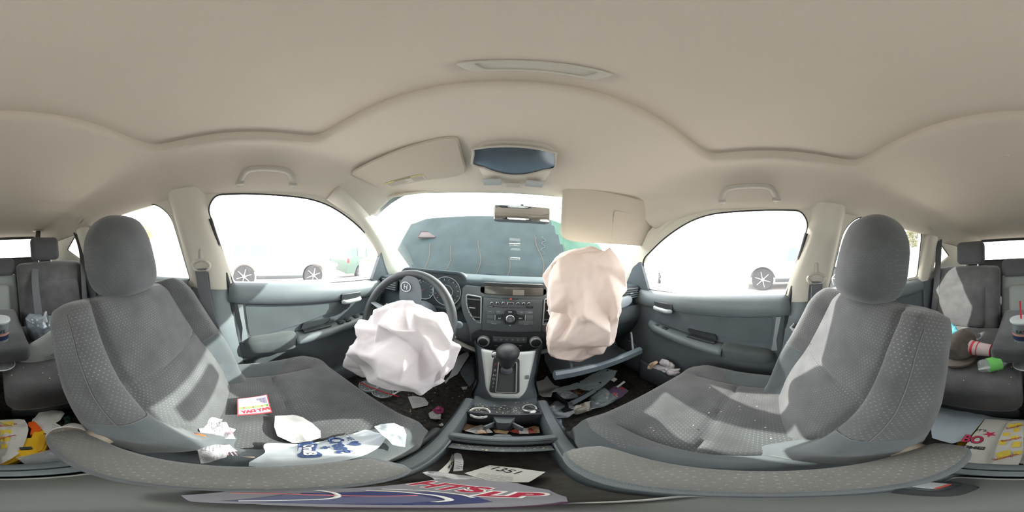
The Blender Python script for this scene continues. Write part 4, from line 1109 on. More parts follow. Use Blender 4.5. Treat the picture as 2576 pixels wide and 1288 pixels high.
# sun visors
visM = mat('visor cloth', (.50, .46, .385), rough=.9, bump=.2, bscale=600)
def visor(name, pts, th, lab):
    """pts: four world corners"""
    t = thing('sun_visor', lab, 'sun visor', tuple(sum((V(p) for p in pts), V((0, 0, 0)))/4))
    a, b, c, d = [V(p) for p in pts]; n = (b-a).cross(d-a).normalized(); rows = []
    def P(u, v): return a.lerp(b, u).lerp(d.lerp(c, u), v)
    K = 26; N2 = 18
    front, back = [], []
    out_ = rounded([(0, 0), (1, 0), (1, 1), (0, 1)], [.10, .10, .2, .2], 6)
    Q = [P(u, v) for u, v in out_]; ctr = P(.5, .5)
    mb = MB(); rr = []
    for q, o_ in ((0, th/2), (.5, th/2), (.9, th/2), (.97, th*.42), (1, 0), (.97, -th*.42), (.9, -th/2), (.5, -th/2), (0, -th/2)):
        rr.append([ctr.lerp(p, q)+n*o_ for p in Q])
    mb.grid(rr, closed=True).build('visor_panel', visM, t)
    return t, P, n
# driver's visor folded up against the headliner
cs = [(-.50, .315, ceil_z(-.50, .315)-.016), (-.135, .330, ceil_z(-.13, .33)-.014), (-.155, .500, ceil_z(-.15, .50)-.022), (-.49, .470, ceil_z(-.49, .47)-.022)]
vt, P, n = visor('v', cs, .014, "driver's sun visor folded up against the ceiling with a warning label")
for (u0, u1, v0, v1, m_) in ((.14, .60, .74, .79, mat('label yellow', (.52, .46, .20), rough=.7)), (.14, .60, .80, .94, mat('label white', (.56, .53, .47), rough=.7))):
    q = [P(u0, v0), P(u1, v0), P(u1, v1), P(u0, v1)]; dn = n*.0078*(1 if n.z < 0 else -1)
    MB().prism(q, dn, dn*1.05).build('warning_label', m_, vt, smooth=False)
dn = n*.0085*(1 if n.z < 0 else -1)
lab = mat('label print', (.30, .28, .25), rough=.8)
for k in range(5):
    v = .82+k*.023; q = [P(.16, v), P(.38+.02*(k % 2), v), P(.38+.02*(k % 2), v+.006), P(.16, v+.006)]; MB().prism(q, dn, dn*1.04).build('label_line', lab, vt, smooth=False)
    q = [P(.46, v), P(.58, v), P(.58, v+.006), P(.46, v+.006)]; MB().prism(q, dn, dn*1.04).build('label_line', lab, vt, smooth=False)
q0 = P(.37, .765); text('label_word', 'WARNING', .014, frame(q0+dn*1.05, P(.4, .632)-P(.6, .632), P(.5, .5)-P(.5, .7)), lab, vt, ext=.0002)
# passenger's visor swung down
cs = [on(1416, 466, 'y', .56), on(1684, 524, 'y', .45), on(1660, 622, 'y', .60), on(1408, 608, 'y', .68)]
vt, P, n = visor('v', cs, .018, "front passenger's sun visor swung down with a covered vanity mirror")
sgn = 1 if n.y < 0 else -1
q = rounded([(.42, .30), (.88, .30), (.88, .86), (.42, .86)], .03)
MB().tube([P(u, v)+n*sgn*.0095 for u, v in q], .0016, 6, closed=True).build('vanity_cover', paleP, vt)
MB().prism([P(u, v) for u, v in q], n*sgn*.0085, n*sgn*.0098).build('vanity_cover', visM, vt, smooth=False)
MB().tube([P(.95, .02)+n*0, P(1.06, .02), P(1.10, .06)+V((0, 0, .02))], .006, 8).build('visor_arm', midP, vt)
# interior mirror
t = thing('rear_view_mirror', 'dark interior rear view mirror hanging from the windshield', 'rear view mirror', (.02, .60, 1.36))
a = on(1240, 560, 'y', .60); b = on(1385, 518, 'y', .60); c = (a+b)/2
mb = MB(); soft(mb, c.x-.105, c.x+.105, c.y-.012, c.y+.022, c.z-.035, c.z+.030, .012, n=10); mb.build('mirror_housing', darkP, t)
MB().box((c.x, c.y-.013, c.z-.002), (.20, .003, .055), r=.001).build('mirror_glass', mat('mirror silver', (.8, .82, .82), rough=.03, metal=1), t)
MB().tube([(c.x, c.y+.02, c.z+.01), (c.x+.0, .625, 1.40), (c.x, .665, 1.425)], .008, 8).build('mirror_arm', blackP, t)
# small tags added to imitate lettering reflected in the windshield
for (x0, y0, x1, y1, body, rot_) in ((1281, 611, 1308, 620, 'Little Trees', .06), (1284, 647, 1308, 655, 'Thick Ice', -.01)):
    yt = .875 if y0 < 630 else .955; a = on(x0, y0, 'y', yt); b = on(x1, y1, 'y', yt); c = (a+b)/2; w_, h_ = b.x-a.x, a.z-b.z
    # on the inner face of the windshield
    t = thing('paper_tag', ('small white printed tag imitating a reflection in the windshield, the upper of two' if y0 < 630 else 'small white printed tag imitating a reflection in the windshield, the lower of two'), 'paper tag', tuple(c), group='tags imitating windshield reflections')
    n_ = frame(c, V((1, 0, rot_)), V((0, -.55, .40)))
    q = [n_ @ V((sx*w_/2, sy*h_*.68, 0)) for sx, sy in ((-1, -1), (1, -1), (1, 1), (-1, 1))]; zz = (n_ @ V((0, 0, 1)))-c
    MB().prism(q, zz*.0, zz*-.0012).build('tag_paper', mat('white paper', (.80, .80, .78), rough=.8), t, smooth=False)
    text('tag_lettering', body, h_*.95, n_ @ Matrix.Translation((0, 0, .0006)), mat('black print', (.02, .02, .025), rough=.6), t, ext=.0002, sx=.80)

# seat belts ------------------------------------------------------
belt = mat('grey belt webbing', (.115, .12, .13), rough=.8, bump=.3, bscale=600)
def strap(mb, pts, w_, wd, th=.0014):
    """flat strap through pts, wd = width direction"""
    P = curve(pts, 30); rows = []
    for i, p in enumerate(P):
        t_ = (P[min(i+1, 29)]-P[max(i-1, 0)]).normalized(); d = V(wd); d = (d-t_*d.dot(t_)).normalized(); n_ = t_.cross(d)
        rows.append([p+d*w_/2+n_*th, p-d*w_/2+n_*th, p-d*w_/2-n_*th, p+d*w_/2-n_*th])
    return mb.grid(rows, closed=True, cap=True)
for s, nm in ((-1, 'driver'), (1, 'passenger')):
    lab = "driver's grey seat belt hanging straight from its beige pillar loop" if s < 0 else "passenger's grey seat belt on its pillar with a bright metal tongue catching the sun"
    t = thing('seat_belt', lab, 'seat belt', (s*.64, -.21, 1.12))
    hx = .636; yl = -.205; zl = 1.150
    MB().tube([(s*(hx), yl, zl-.0), (s*(hx-.008), yl-.0, zl+.045), (s*(hx+.004), yl, zl+.095)], [.013, .011, .009], 10).build('height_adjuster', paleP, t)
    lp = curve([(s*(hx-.012), yl-.034, zl-.008), (s*(hx-.014), yl-.030, zl-.030), (s*(hx-.014), yl, zl-.036), (s*(hx-.014), yl+.030, zl-.030), (s*(hx-.012), yl+.034, zl-.008), (s*(hx-.010), yl, zl+.008)], 30, closed=True)
    MB().tube(lp, .0065, 8, closed=True).build('belt_loop', paleP, t)
    yb = -.115 if s < 0 else -.17
    strap(MB(), [(s*(hx-.018), yl, zl-.028), (s*(hx-.03), lerp(yl, yb, .4), .93), (s*(.625), yb, .74), (s*.622, yb-.01, .56)], .047, (0, 1, .15)).build('webbing', belt, t)
    strap(MB(), [(s*(hx-.004), yl+.004, zl-.028), (s*(.648), yl+.01, 1.0), (s*.646, yl+.02, .60)], .045, (0, 1, 0)).build('webbing', belt, t)
    if s > 0:
        c = on(2000, 828, 'x', .60); M = frame(c, V((.1, .6, .8)), V((0, -.8, .6)))
        mb = MB(); mb.prism([M @ V((x, y, 0)) for x, y in rounded([(-.024, -.012), (.024, -.012), (.024, .014), (.010, .018), (.010, .045), (-.010, .045), (-.010, .018), (-.024, .014)][::1], .004)], (0, 0, 0), (-.004, 0, 0)); mb.build('belt_tongue', chrome, t, smooth=False)
        MB().box(c+V((.0, -.012, .008)), (.012, .05, .022), r=.005, rot=(.5, 0, 0)).build('tongue_grip', blackP, t)
    else:
        MB().box((s*.612, yb-.005, .70), (.010, .05, .026), r=.004).build('tongue_grip', blackP, t)
# lap ends lying beside the seat cushions
for s, y_ in ((-1, -.075), (1, -.07)):
    t = thing('belt_anchor', "grey lap belt end tucked beside the %s seat cushion" % ('driver' if s < 0 else 'passenger'), 'belt anchor', (s*.60, y_, .60))
    strap(MB(), [(s*.625, y_-.01, .50), (s*.600, y_+.01, .62), (s*.575, y_+.0, .70), (s*.545, y_-.03, .735)], .045, (.2, 1, .3)).build('webbing', belt, t)
    MB().box((s*.612, y_+.03, .60), (.020, .06, .035), r=.006, rot=(.3, 0, 0)).build('anchor_cover', midP, t)
    MB().box((s*.606, y_+.045, .628), (.010, .07, .018), r=.004, rot=(.4, 0, 0)).build('anchor_plate', silver, t)
# buckle receivers by the console
t = thing('belt_buckle', 'black seat belt buckle standing between the passenger seat and the console', 'belt buckle', (.075, -.085, .60))
MB().box((.052, -.070, .655), (.034, .046, .095), r=.008, taper=(.72, .72)).build('buckle_body', blackP, t)
MB().box((.052, -.070, .7035), (.014, .018, .004), r=.0015).build('release_button', silver, t, label='pale worn release button')
MB().box((.046, -.070, .7040), (.003, .016, .004), r=.001).build('button_edge', MATS['red mark'], t, label='red edge of the release button')
# rear belts
t = thing('seat_belt', 'long grey rear belt dropping from a ceiling outlet beside the left rear headrest', 'seat belt', (-.25, -1.2, 1.42))
c = on(96, 572, 'z', 1.475); MB().cyl((c.x, c.y, ceil_z(c.x, c.y)-.008), .06, .02, 32, bev=.006).build('belt_outlet', paleP, t)
p1 = on(92, 640, 'y', -1.235); p2 = on(88, 700, 'y', -1.06); p3 = on(97, 790, 'y', -.92)
strap(MB(), [(c.x, c.y, ceil_z(c.x, c.y)-.015), p1, p2, p3], .046, (1, 0, 0)).build('webbing', belt, t)
t = thing('seat_belt', 'grey rear belt hanging along the left C-pillar', 'seat belt', (-.60, -1.05, 1.2))
p1 = on(205, 640, 'y', -1.10); p2 = on(213, 755, 'y', -.98); strap(MB(), [(-.60, -1.12, 1.36), p1, p2], .046, (1, .3, 0)).build('webbing', belt, t)
MB().box((-.605, -1.13, 1.37), (.02, .05, .05), r=.008).build('belt_guide', paleP, t)
t = thing('seat_belt', 'grey rear belt hanging along the right C-pillar', 'seat belt', (.60, -1.05, 1.2))
strap(MB(), [(.60, -1.12, 1.36), (.61, -1.09, 1.1), (.60, -1.0, .80)], .046, (1, .3, 0)).build('webbing', belt, t)
MB().box((.605, -1.13, 1.37), (.02, .05, .05), r=.008).build('belt_guide', paleP, t)
# ---------------------------------------------------------------- outside
gs = radians(2.0)      # the lot rises gently to the passenger side
gm = mat('pale dusty asphalt', (.42, .38, .36), rough=.95, spec=.1, noise_amt=.15, nscale=1.5, bump=.2, bscale=60)
gz = lambda x: x*tan(gs)-.02
rows = [[V((x, y, gz(x))) for x in (-45, -20, -8, -2, 2, 8, 20, 45)] for y in (-45, -15, -6, 0, 6, 15, 45)]
o = MB().grid(rows).build('ground', gm, smooth=False); props(o, 'pale dusty parking lot around the car', 'ground', kind='structure')
# raised crumpled bonnet of this car
hood = thing('car_hood', 'dark crumpled car hood buckled up in front of the windshield', 'car hood', (0, 1.5, 1.1))
hm = mat('hood paint', (.013, .024, .027), rough=.6, spec=.25, noise_amt=.3, nscale=6, bump=.2, bscale=30)
hg = mat('painted green hood reflection', (.028, .080, .052), rough=.6, spec=.25, noise_amt=.2, nscale=9)  # green light on the hood's right end, put into the colour
def hoodpt(u, v):
    x = lerp(-1.25, 1.05, u); scal = .045*abs(sin(u*pi*5))**1.3*exp(-v*9)
    y = 1.30+.42*v+.10*(2*u-1)**2*.5; z = .985+.64*v**.9+scal-.05*smooth01((.12-u)/.12)*v+.012*sin(u*31)*(1-v)
    z -= .22*smooth01((u-.72)/.28)*v
    return V((x, y, z))
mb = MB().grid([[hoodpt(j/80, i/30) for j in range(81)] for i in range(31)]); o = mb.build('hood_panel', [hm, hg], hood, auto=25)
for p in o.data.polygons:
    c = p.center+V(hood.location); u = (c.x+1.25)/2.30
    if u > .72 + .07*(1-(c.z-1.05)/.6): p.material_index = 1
o.modifiers.new('s', 'SOLIDIFY').thickness = .004
rust = mat('bare metal crease', (.13, .075, .035), rough=.7)
for u, v1 in ((.20, .45), (.30, .40), (.42, .5), (.53, .28), (.655, .60), (.78, .70)):
    MB().tube([hoodpt(u+.012*sin(v*9), v)+V((0, -.006, 0)) for v in [lerp(.02, v1, k/24) for k in range(25)]], .0017, 5).build('crease', rust, hood)
MB().tube([hoodpt(.665+.008*sin(v*60)+.05*(v-.3), v)+V((0, -.006, 0)) for v in [lerp(.32, .62, k/40) for k in range(41)]], .0018, 5).build('scratch', mat('scratch grey', (.10, .10, .095)), hood)
c = hoodpt(.16, .62); MB().box(c+V((0, -.01, 0)), (.20, .006, .12), r=.01, rot=(-.9, 0, .2)).build('red_patch', mat('faded red', (.045, .022, .024), rough=.6), hood)
# cowl strip and wiper at the glass foot
o = MB().box((0, 1.25, 1.01), (1.5, .10, .05), r=.01).build('windshield_cowl', blackP); props(o, 'black plastic cowl between the windshield and the hood', 'cowl')
# door mirrors
for s, nm, y_ in ((-1, 'left', .80), (1, 'right', .80)):
    t = thing('door_mirror', 'dark outside door mirror beyond the front %s window' % nm, 'door mirror', (s*.86, y_, 1.02))
    mb = MB(); soft(mb, s*.90-.11, s*.90+.11, y_-.05, y_+.09, .99, 1.15, .045, n=12); mb.build('mirror_shell', mat('mirror shell paint', (.07, .09, .10), rough=.3, metal=.3), t)
    mb = MB(); soft(mb, s*.90-.092, s*.90+.092, y_-.058, y_-.045, 1.008, 1.132, .006, n=8); mb.build('mirror_glass', MATS['mirror silver'], t)
    MB().box((s*.76, y_+.02, 1.03), (.12, .06, .04), r=.012).build('mirror_foot', blackP, t)
# neighbouring vehicles
tyre = mat('tyre rubber', (.03, .03, .032), rough=.85); alloy = mat('alloy wheel', (.55, .56, .57), rough=.35, metal=.5)
def vehicle(name, label, s, X, y0, y1, wheels, r, body, L, kind='suv', glassm=None):
    """vehicle parked parallel to ours; near side at x = s*X, front at y1"""
    zg = gz(s*X); t = thing(name, label, 'car', (s*(X+.9), (y0+y1)/2, zg))
    Ls = y1-y0; prof = [(0, .42), (0, .95), (.03, 1.08), (.05, 1.15), (.12, 1.62), (.18, 1.72), (.55, 1.72), (.63, 1.60), (.74, 1.12), (.93, 1.0), (.985, .88), (1, .60), (1, .38), (.96, .30), (.03, .30)]
    side_ = rounded(prof, .04, 3); vs, fs = [], []
    cuts = []
    out_ = []
    for (u, z) in side_: out_.append((y0+u*Ls, z))
    holes = []
    # wheel arches bite into the lower edge
    arch = []
    for wy in wheels: holes.append([(wy+(r+.07)*cos(a), r+(r+.07)*sin(a)) for a in [radians(-10+k*200/16) for k in range(17)]])
    b = MB(); cs = rounded([(0, .3), (0, 1.05), (.10, 1.70), (1.7, 1.70), (1.8, 1.05), (1.8, .3)], .05)
    rows = []
    outline = []
    N = 40
    def top(y):
        u = (y-y0)/Ls
        for (a, za), (b_, zb) in zip(prof[1:12], prof[2:12]):
            if a <= u <= b_ and b_ > a: return lerp(za, zb, (u-a)/(b_-a))
        return .6
    for k in range(61):
        y = lerp(y0, y1, k/60); zt = top(y); zl = .32
        for wy in wheels:
            d = abs(y-wy)
            if d < r+.07: zl = max(zl, r+sqrt((r+.07)**2-d*d))
        zt = max(zt, zl+.02); belt_ = min(zt, 1.08); inn = .16*max(0, (zt-1.08))/.62
        rows.append([V((s*(X+x), y, zg+z)) for x, z in ((.02, zl), (.0, lerp(zl, belt_, .5)), (.02, belt_), (.02+inn, zt-.04*(zt > 1.1)), (.10+inn, zt), (1.7-inn, zt), (1.78-inn, zt-.04), (1.80, belt_), (1.80, .32))])
    mb = MB().grid(rows); mb.grid([rows[0], [V((s*(X+.9), y0, zg+.4))]*9]); mb.grid([rows[-1], [V((s*(X+.9), y1, zg+.4))]*9])
    mb.build('body', body, t)
    for (a, b_) in ((.13, .24), (.255, .42), (.435, .60)):
        q = rounded([(y0+a*Ls+.03, 1.10), (y0+a*Ls+.06, 1.58), (y0+b_*Ls-.05-(.10 if b_ > .5 else 0), 1.58), (y0+b_*Ls-.02, 1.10)], .05)
        MB().prism([V((s*(X+.012+.16*(z-1.08)/.62), y, zg+z)) for y, z in q], (0, 0, 0), (s*.03, 0, 0)).build('side_window', glassm, t)
    for wy in wheels:
        wt = MB().lathe([(r-.10, -.10), (r-.03, -.11), (r, -.08), (r, .08), (r-.03, .11), (r-.10, .10)], (s*(X+.14), wy, zg+r), 40, Matrix.Rotation(pi/2, 3, 'Y')).build('tyre', tyre, t)
        wh = MB().lathe([(r-.11, -.02), (r-.10, -.075), (r-.08, -.09), (r-.10, -.02), (.02, -.04)], (s*(X+.14), wy, zg+r), 40, Matrix.Rotation(-s*-pi/2, 3, 'Y') if s > 0 else Matrix.Rotation(pi/2*1, 3, 'Y')).build('wheel_rim', alloy, t)
        for k in range(6):
            a = k/6*2*pi+.3; MB().tube([(s*(X+.05), wy+.04*cos(a), zg+r+.04*sin(a)), (s*(X+.055), wy+(r-.11)*cos(a), zg+r+(r-.11)*sin(a))], [.045, .03], 8, flat=.5).build('wheel_spoke', alloy, t)
        MB().cyl((s*(X+.045), wy, zg+r), .06, .04, 20, rot=(0, pi/2, 0)).build('hub_cap', alloy, t)
    MB().box((s*(X+.01), (wheels[0]+wheels[1])/2, zg+.38), (.05, abs(wheels[1]-wheels[0])-2*r-.1, .14), r=.02).build('sill_cladding', blackP, t)
    MB().box((s*(X+.02), y1-.10, zg+.80), (.10, .32, .13), r=.04).build('headlight', lampM, t)
    MB().box((s*(X+.02), y0+.06, zg+.95), (.08, .12, .22), r=.03).build('tail_light', mat('tail light red', (.35, .03, .03), rough=.2), t)
    for u in (.245, .43): MB().tube([(s*(X+.008), y0+u*Ls, zg+z) for z in (.45, .8, 1.06)], .006, 5).build('door_gap', blackP, t)
    for u in (.36, .54): MB().box((s*(X+.0), y0+u*Ls-.12, zg+.98), (.03, .16, .025), r=.008).build('door_handle', body, t)
    return t
tg = mat('vehicle window tint', (.06, .09, .09), rough=.08, spec=.8)
vehicle('parked_suv', 'white SUV parked alongside beyond the driver door window', -1, 5.9, -1.4, 3.3, (-.35, 2.3), .40, mat('white car paint', (.80, .80, .79), rough=.3), 4.7, glassm=tg)
vehicle('parked_suv', 'silver grey SUV parked beyond the passenger windows, alloy front wheel visible', 1, 5.9, -3.6, 1.15, (-2.55, .10), .40, mat('silver grey paint', (.30, .34, .35), rough=.3, metal=.4), 4.7, glassm=tg)
vehicle('parked_car', 'dark green vehicle parked further forward beyond the left door mirror', -1, 6.3, 4.1, 8.6, (5.0, 7.6), .36, mat('dark green paint', (.05, .09, .07), rough=.3), 4.5, glassm=tg)
# pale wall with rails behind the lot and trees above it
wm = mat('pale corrugated fence', (.74, .74, .72), rough=.8, noise_amt=.04, nscale=2)
t = thing('fence', 'long pale panelled fence across the back of the lot', 'fence', (0, -10, 0))
MB().box((0, -10, 1.10), (44, .10, 2.2), r=.01).build('fence_panel', wm, t)
for z in (.55, 1.15, 1.75): MB().box((0, -9.93, z), (44, .05, .05), r=.01).build('rail', mat('fence rail grey', (.45, .45, .44)), t)
for k in range(19): MB().box((-21.6+k*2.4, -9.92, 1.12), (.07, .07, 2.24), r=.01).build('post', MATS['fence rail grey'], t)
def tree(x, y, h, rad, col, lab, seed):
    t = thing('tree', lab, 'tree', (x, y, gz(x)), group='trees behind the fence'); rr = random.Random(seed); zg = gz(x)
    MB().tube([(x, y, zg), (x+.1, y, zg+h*.35), (x+.2*rr.uniform(-1, 1), y, zg+h*.7)], [.22, .16, .06], 10).build('trunk', mat('bark', (.16, .12, .09), rough=.9), t)
    for k in range(5):
        a = rr.uniform(0, 6.28); MB().tube([(x, y, zg+h*(.3+.08*k)), (x+rad*.6*cos(a), y+rad*.6*sin(a), zg+h*(.5+.08*k))], [.08, .03], 6).build('branch', MATS['bark'], t)
    mb = MB(); n = 5200; vs, fs = [], []
    for k in range(n):
        a = rr.uniform(0, 6.28); ph = math.acos(rr.uniform(-1, 1)); q = rr.uniform(.35, 1)**.6
        nn = V((cos(a)*sin(ph), sin(a)*sin(ph), cos(ph))); q *= .8+.35*noise.noise(nn*2.2+V((seed, 0, 0)))
        c = V((x, y, zg+h*.64))+V((nn.x*rad, nn.y*rad, nn.z*h*.36))*q; s_ = rr.uniform(.07, .15)
        e1 = V((rr.uniform(-1, 1), rr.uniform(-1, 1), rr.uniform(-1, 1))).normalized(); e2 = e1.cross(V((rr.uniform(-1, 1), rr.uniform(-1, 1), 1))).normalized()
        i = len(vs); vs += [c-e1*s_, c+e2*s_*.5, c+e1*s_, c-e2*s_*.5]; fs.append((i, i+1, i+2, i+3))
    raw('foliage', vs, fs, mat(*col, rough=.8, tl=.35), t, False)
cols = [('olive foliage', (.22, .25, .08)), ('brown green foliage', (.22, .21, .11)), ('yellow green foliage', (.36, .36, .10))]
for i, (x, y, h, rad, c, lab) in enumerate(((-15, -13, 5.5, 2.6, 2, 'yellow green tree behind the fence seen past the driver headrest'), (-9.5, -13.5, 5.0, 2.4, 0, 'olive tree behind the fence left of the rear window'), (-3, -15, 3.6, 2.2, 0, 'low olive tree behind the fence in the left half of the rear window'), (3.2, -15, 3.5, 2.2, 1, 'low brownish tree behind the fence in the right half of the rear window'), (9.5, -13.5, 5.2, 2.6, 1, 'brownish green tree behind the fence left of the passenger headrest'), (14.5, -12.5, 6.0, 3.0, 1, 'tall brownish tree behind the fence right behind the passenger headrest'))):
    tree(x, y, h, rad, cols[c], lab, i+1)
# ---------------------------------------------------------------- litter
paper = mat('white paper', (.80, .80, .78), rough=.8)
paperT = mat('thin white paper', (.78, .78, .80), rough=.85, tl=.2)
poly = mat('white plastic bag film', (.72, .78, .82), rough=.35, spec=.6, tl=.35)
clearP = mat('hazy clear plastic', (.62, .66, .68), rough=.15, spec=.7, alpha=.30)
clearD = mat('smoky clear plastic', (.34, .38, .41), rough=.2, spec=.7, alpha=.55)
ink = mat('black print', (.02, .02, .025), rough=.6)
greyink = mat('grey print', (.32, .30, .34), rough=.8)
navy = mat('navy print', (.03, .06, .16), rough=.6)
pinkink = mat('pink print', (.70, .30, .36), rough=.8)
redM = mat('bright red', (.62, .03, .05), rough=.5)
yel = mat('toy yellow', (.85, .50, .01), rough=.35)
org = mat('toy orange', (.90, .13, .01), rough=.4)
pts = lambda z, *ps: [on(x, y, 'z', z) for x, y in ps]
def litter(name, label, cat, z, ps, m, group=None, **k):
    t = thing(name, label, cat, tuple(on(*ps[0], 'z', z)), group)
    o, h = sheet('sheet', pts(z, *ps), z, m, t, **k); return t, h
def single(o, label, cat, group=None): return props(o, label, cat, group)
def lines(h, a, b, n, rows, m, t, name='print_line', w_=.0012, gap=.25, seed=1, depth=None):
    """broken printed lines between corners: a..b run along, depth = direction of next line"""
    rr = random.Random(seed); a = V((a[0], a[1], 0)); b = V((b[0], b[1], 0)); d = (b-a); L = d.length; d.normalize(); e = V((depth[0], depth[1], 0)); 
    mb = MB()
    for r in range(rows):
        u = 0
        while u < L*.97:
            l = min(rr.uniform(.004, .014), L-u); p = a+e*(r/rows)+d*u; q = p+d*l; ee = e.normalized()*w_
            c = [p, q, q+ee, p+ee]; mb.add([V((k.x, k.y, h(k.x, k.y)+.0007)) for k in c], [(0, 1, 2, 3)]); u += l+rr.uniform(.3, 1)*gap*.012
    return mb.build(name, m, t, smooth=False)
seatz = .722
drape = lambda x, y: cushion_top(-1, x, y)-.716
# -- driver seat
t, h = litter('game_card', 'red bordered scratch card with a picture strip lying flat on the driver seat', 'card', seatz+.004, ((597, 1006), (672, 996), (684, 1040), (597, 1047)), mat('card red', (.62, .05, .07), rough=.4), amp=0, thick=.003, tilt=lambda x, y: .009+.04*(y-.03))
def inset(ps, z, q): P = pts(z, *ps); c = sum(P, V((0, 0, 0)))/len(P); return [c.lerp(p, q) for p in P]
Q = inset(((597, 1006), (672, 996), (684, 1040), (597, 1047)), seatz+.004, .93)
def flat(name, Q, h, m, t, dz=.0008): return MB().add([V((p.x, p.y, h(p.x, p.y)+dz)) for p in Q], [tuple(range(len(Q)))]).build(name, m, t, smooth=False)
flat('card_face', Q, h, paper, t)
bl = lambda Q, u, v: (Q[0].lerp(Q[1], u)).lerp(Q[3].lerp(Q[2], u), v)
def sub_(Q, u0, u1, v0, v1): return [bl(Q, u0, v0), bl(Q, u1, v0), bl(Q, u1, v1), bl(Q, u0, v1)]
flat('number_field', sub_(Q, .04, .97, .12, .48), h, mat('lilac print', (.45, .42, .60), rough=.7), t, .0011)
for i in range(8):
    for j in range(2): flat('number_mark', sub_(Q, .07+i*.11, .13+i*.11, .17+j*.15, .26+j*.15), h, greyink, t, .0014)
flat('picture_strip', sub_(Q, .02, .98, .56, .70), h, mat('leaf green print', (.20, .42, .16), rough=.7), t, .0011)
for i in range(9): flat('picture_dot', sub_(Q, .05+i*.10, .10+i*.10, .56+.03*(i % 3), .66), h, [mat('orange print', (.85, .38, .05)), redM, mat('yellow print', (.85, .66, .08))][i % 3], t, .0014)
M = frame(bl(Q, .55, .86)+V((0, 0, .0014)), Q[0]-Q[1], Q[0]-Q[3]); text('title_lettering', 'PAY DAY', .0155, M, redM, t, ext=.0002, h=lambda x, y: h(x, y)+.0010, bold=.0012, sx=.9)
def receipt(z, ps, label, seed, group='crumpled receipts on the driver seat'):
    t, h = litter('receipt', label, 'receipt', z, ps, paperT, group, amp=.012, scale=26, seed=seed, smoothm=False, lift=1.2, tilt=drape)
    P = pts(z, *ps); c = sum(P, V((0, 0, 0)))/len(P); rr = random.Random(seed)
    lines(h, (c.x-.02, c.y-.02), (c.x+.012, c.y-.012), 0, 6, greyink, t, seed=seed, depth=(-.006, .024))
    lines(h, (c.x-.0, c.y+.01), (c.x+.02, c.y+.018), 0, 3, pinkink, t, seed=seed+4, depth=(-.004, .012))
    return t, h
receipt(seatz+.012, ((524, 1047), (560, 1055), (553, 1063), (570, 1064), (576, 1076), (593, 1080), (585, 1090), (592, 1104), (560, 1103), (520, 1107), (505, 1090), (500, 1078), (512, 1060)), 'crumpled receipts on the driver seat, the pile nearer the door', 4)
receipt(seatz+.016, ((470, 1117), (500, 1108), (540, 1112), (548, 1118), (578, 1115), (586, 1127), (597, 1137), (575, 1142), (570, 1155), (530, 1163), (505, 1164), (498, 1140)), 'crumpled receipts on the driver seat, the pile against the folded armrest', 9)
c = on(494, 1103, 'z', seatz+.025); t = thing('pill_bottle', 'small bottle with an orange cap among the receipts on the driver seat', 'bottle', tuple(c))
MB().cyl((c.x, c.y, seatz+.026), .014, .012, 24, bev=.002).build('cap', org, t, label='orange cap'); MB().cyl((c.x, c.y, seatz+.012), .012, .024, 24).build('bottle_body', clearP, t)
o, h = sheet('paper_napkin', pts(seatz+.008, (692, 1046), (735, 1044), (762, 1052), (788, 1067), (806, 1083), (807, 1100), (782, 1108), (735, 1110), (698, 1094), (690, 1072)), seatz+.004, paper, amp=.012, scale=14, seed=6, lift=.4, tilt=drape)
single(o, 'rounded blank white paper bag lying on the middle of the driver seat', 'napkin')
# long printed shopping bag with lettering
bp = ((626, 1163), (666, 1135), (668, 1112), (740, 1112), (800, 1108), (850, 1096), (900, 1086), (922, 1080), (945, 1092), (968, 1104), (958, 1120), (935, 1134), (880, 1136), (820, 1142), (760, 1152), (690, 1162))
zb = seatz+.012
t = thing('plastic_bag', 'long white shopping bag with blue lettering and a heart on the driver seat', 'plastic bag', tuple(on(*bp[0], 'z', zb)))
top = [(626, 1165), (666, 1138), (668, 1112), (740, 1112), (800, 1108), (850, 1096), (900, 1086), (922, 1080), (945, 1092), (968, 1104)]
bot = [(626, 1172), (680, 1175), (720, 1172), (770, 1170), (830, 1164), (870, 1158), (905, 1150), (930, 1142), (955, 1128), (968, 1112)]
T_ = curve([on(*q, 'z', zb) for q in top], 60); B2 = curve([on(*q, 'z', zb) for q in bot], 60)
def h(x, y): return cushion_top(-1, x, y)+.006+.006*(crumple((x, y, .3), 18, 11)+.6)+.004
rows = []
for k in range(15):
    rows.append([V((p.x, p.y, h(p.x, p.y))) for p in [a_.lerp(b_, k/14) for a_, b_ in zip(T_, B2)]])
MB().grid(rows).build('bag_film', poly, t, auto=30)
dX = V((1, -.30, 0)); dY = V((.30, 1, 0))
M = frame((-.166, .061, zb), dX, dY)
ob = rounded([(-.030, -.0125), (.030, -.0125), (.030, .0125), (-.030, .0125)], .009)
oc = V((-.166, .061, 0)); ow = [M @ V((x, y, 0)) for x, y in ob]
MB().grid([[V((p.x, p.y, h(p.x, p.y)+.0010)) for p in [V((oc.x, oc.y, 0)).lerp(V((q.x, q.y, 0)), k/6) for q in ow]] for k in range(7)], closed=True).build('logo_field', navy, t, smooth=False)
text('bag_lettering', 'OralB', .0185, M, paper, t, h=lambda x, y: h(x, y)+.0016, bold=.0006)
text('bag_lettering', '+', .018, frame((-.163, .079, zb), dX, dY), navy, t, h=h, bold=.0014)
text('bag_lettering', 'Crest', .027, frame((-.165, .099, zb), dX, dY), navy, t, h=h, bold=.0012, shear=.15)
text('bag_lettering', 'WE', .013, frame((-.176, .122, zb), dX, dY), navy, t, h=h)
hp = [(16*sin(a)**3/16*.0095, (13*cos(a)-5*cos(2*a)-2*cos(3*a)-cos(4*a))/16*.009) for a in [k/32*2*pi for k in range(32)]]
M = frame((-.153, .114, zb), dX, dY)
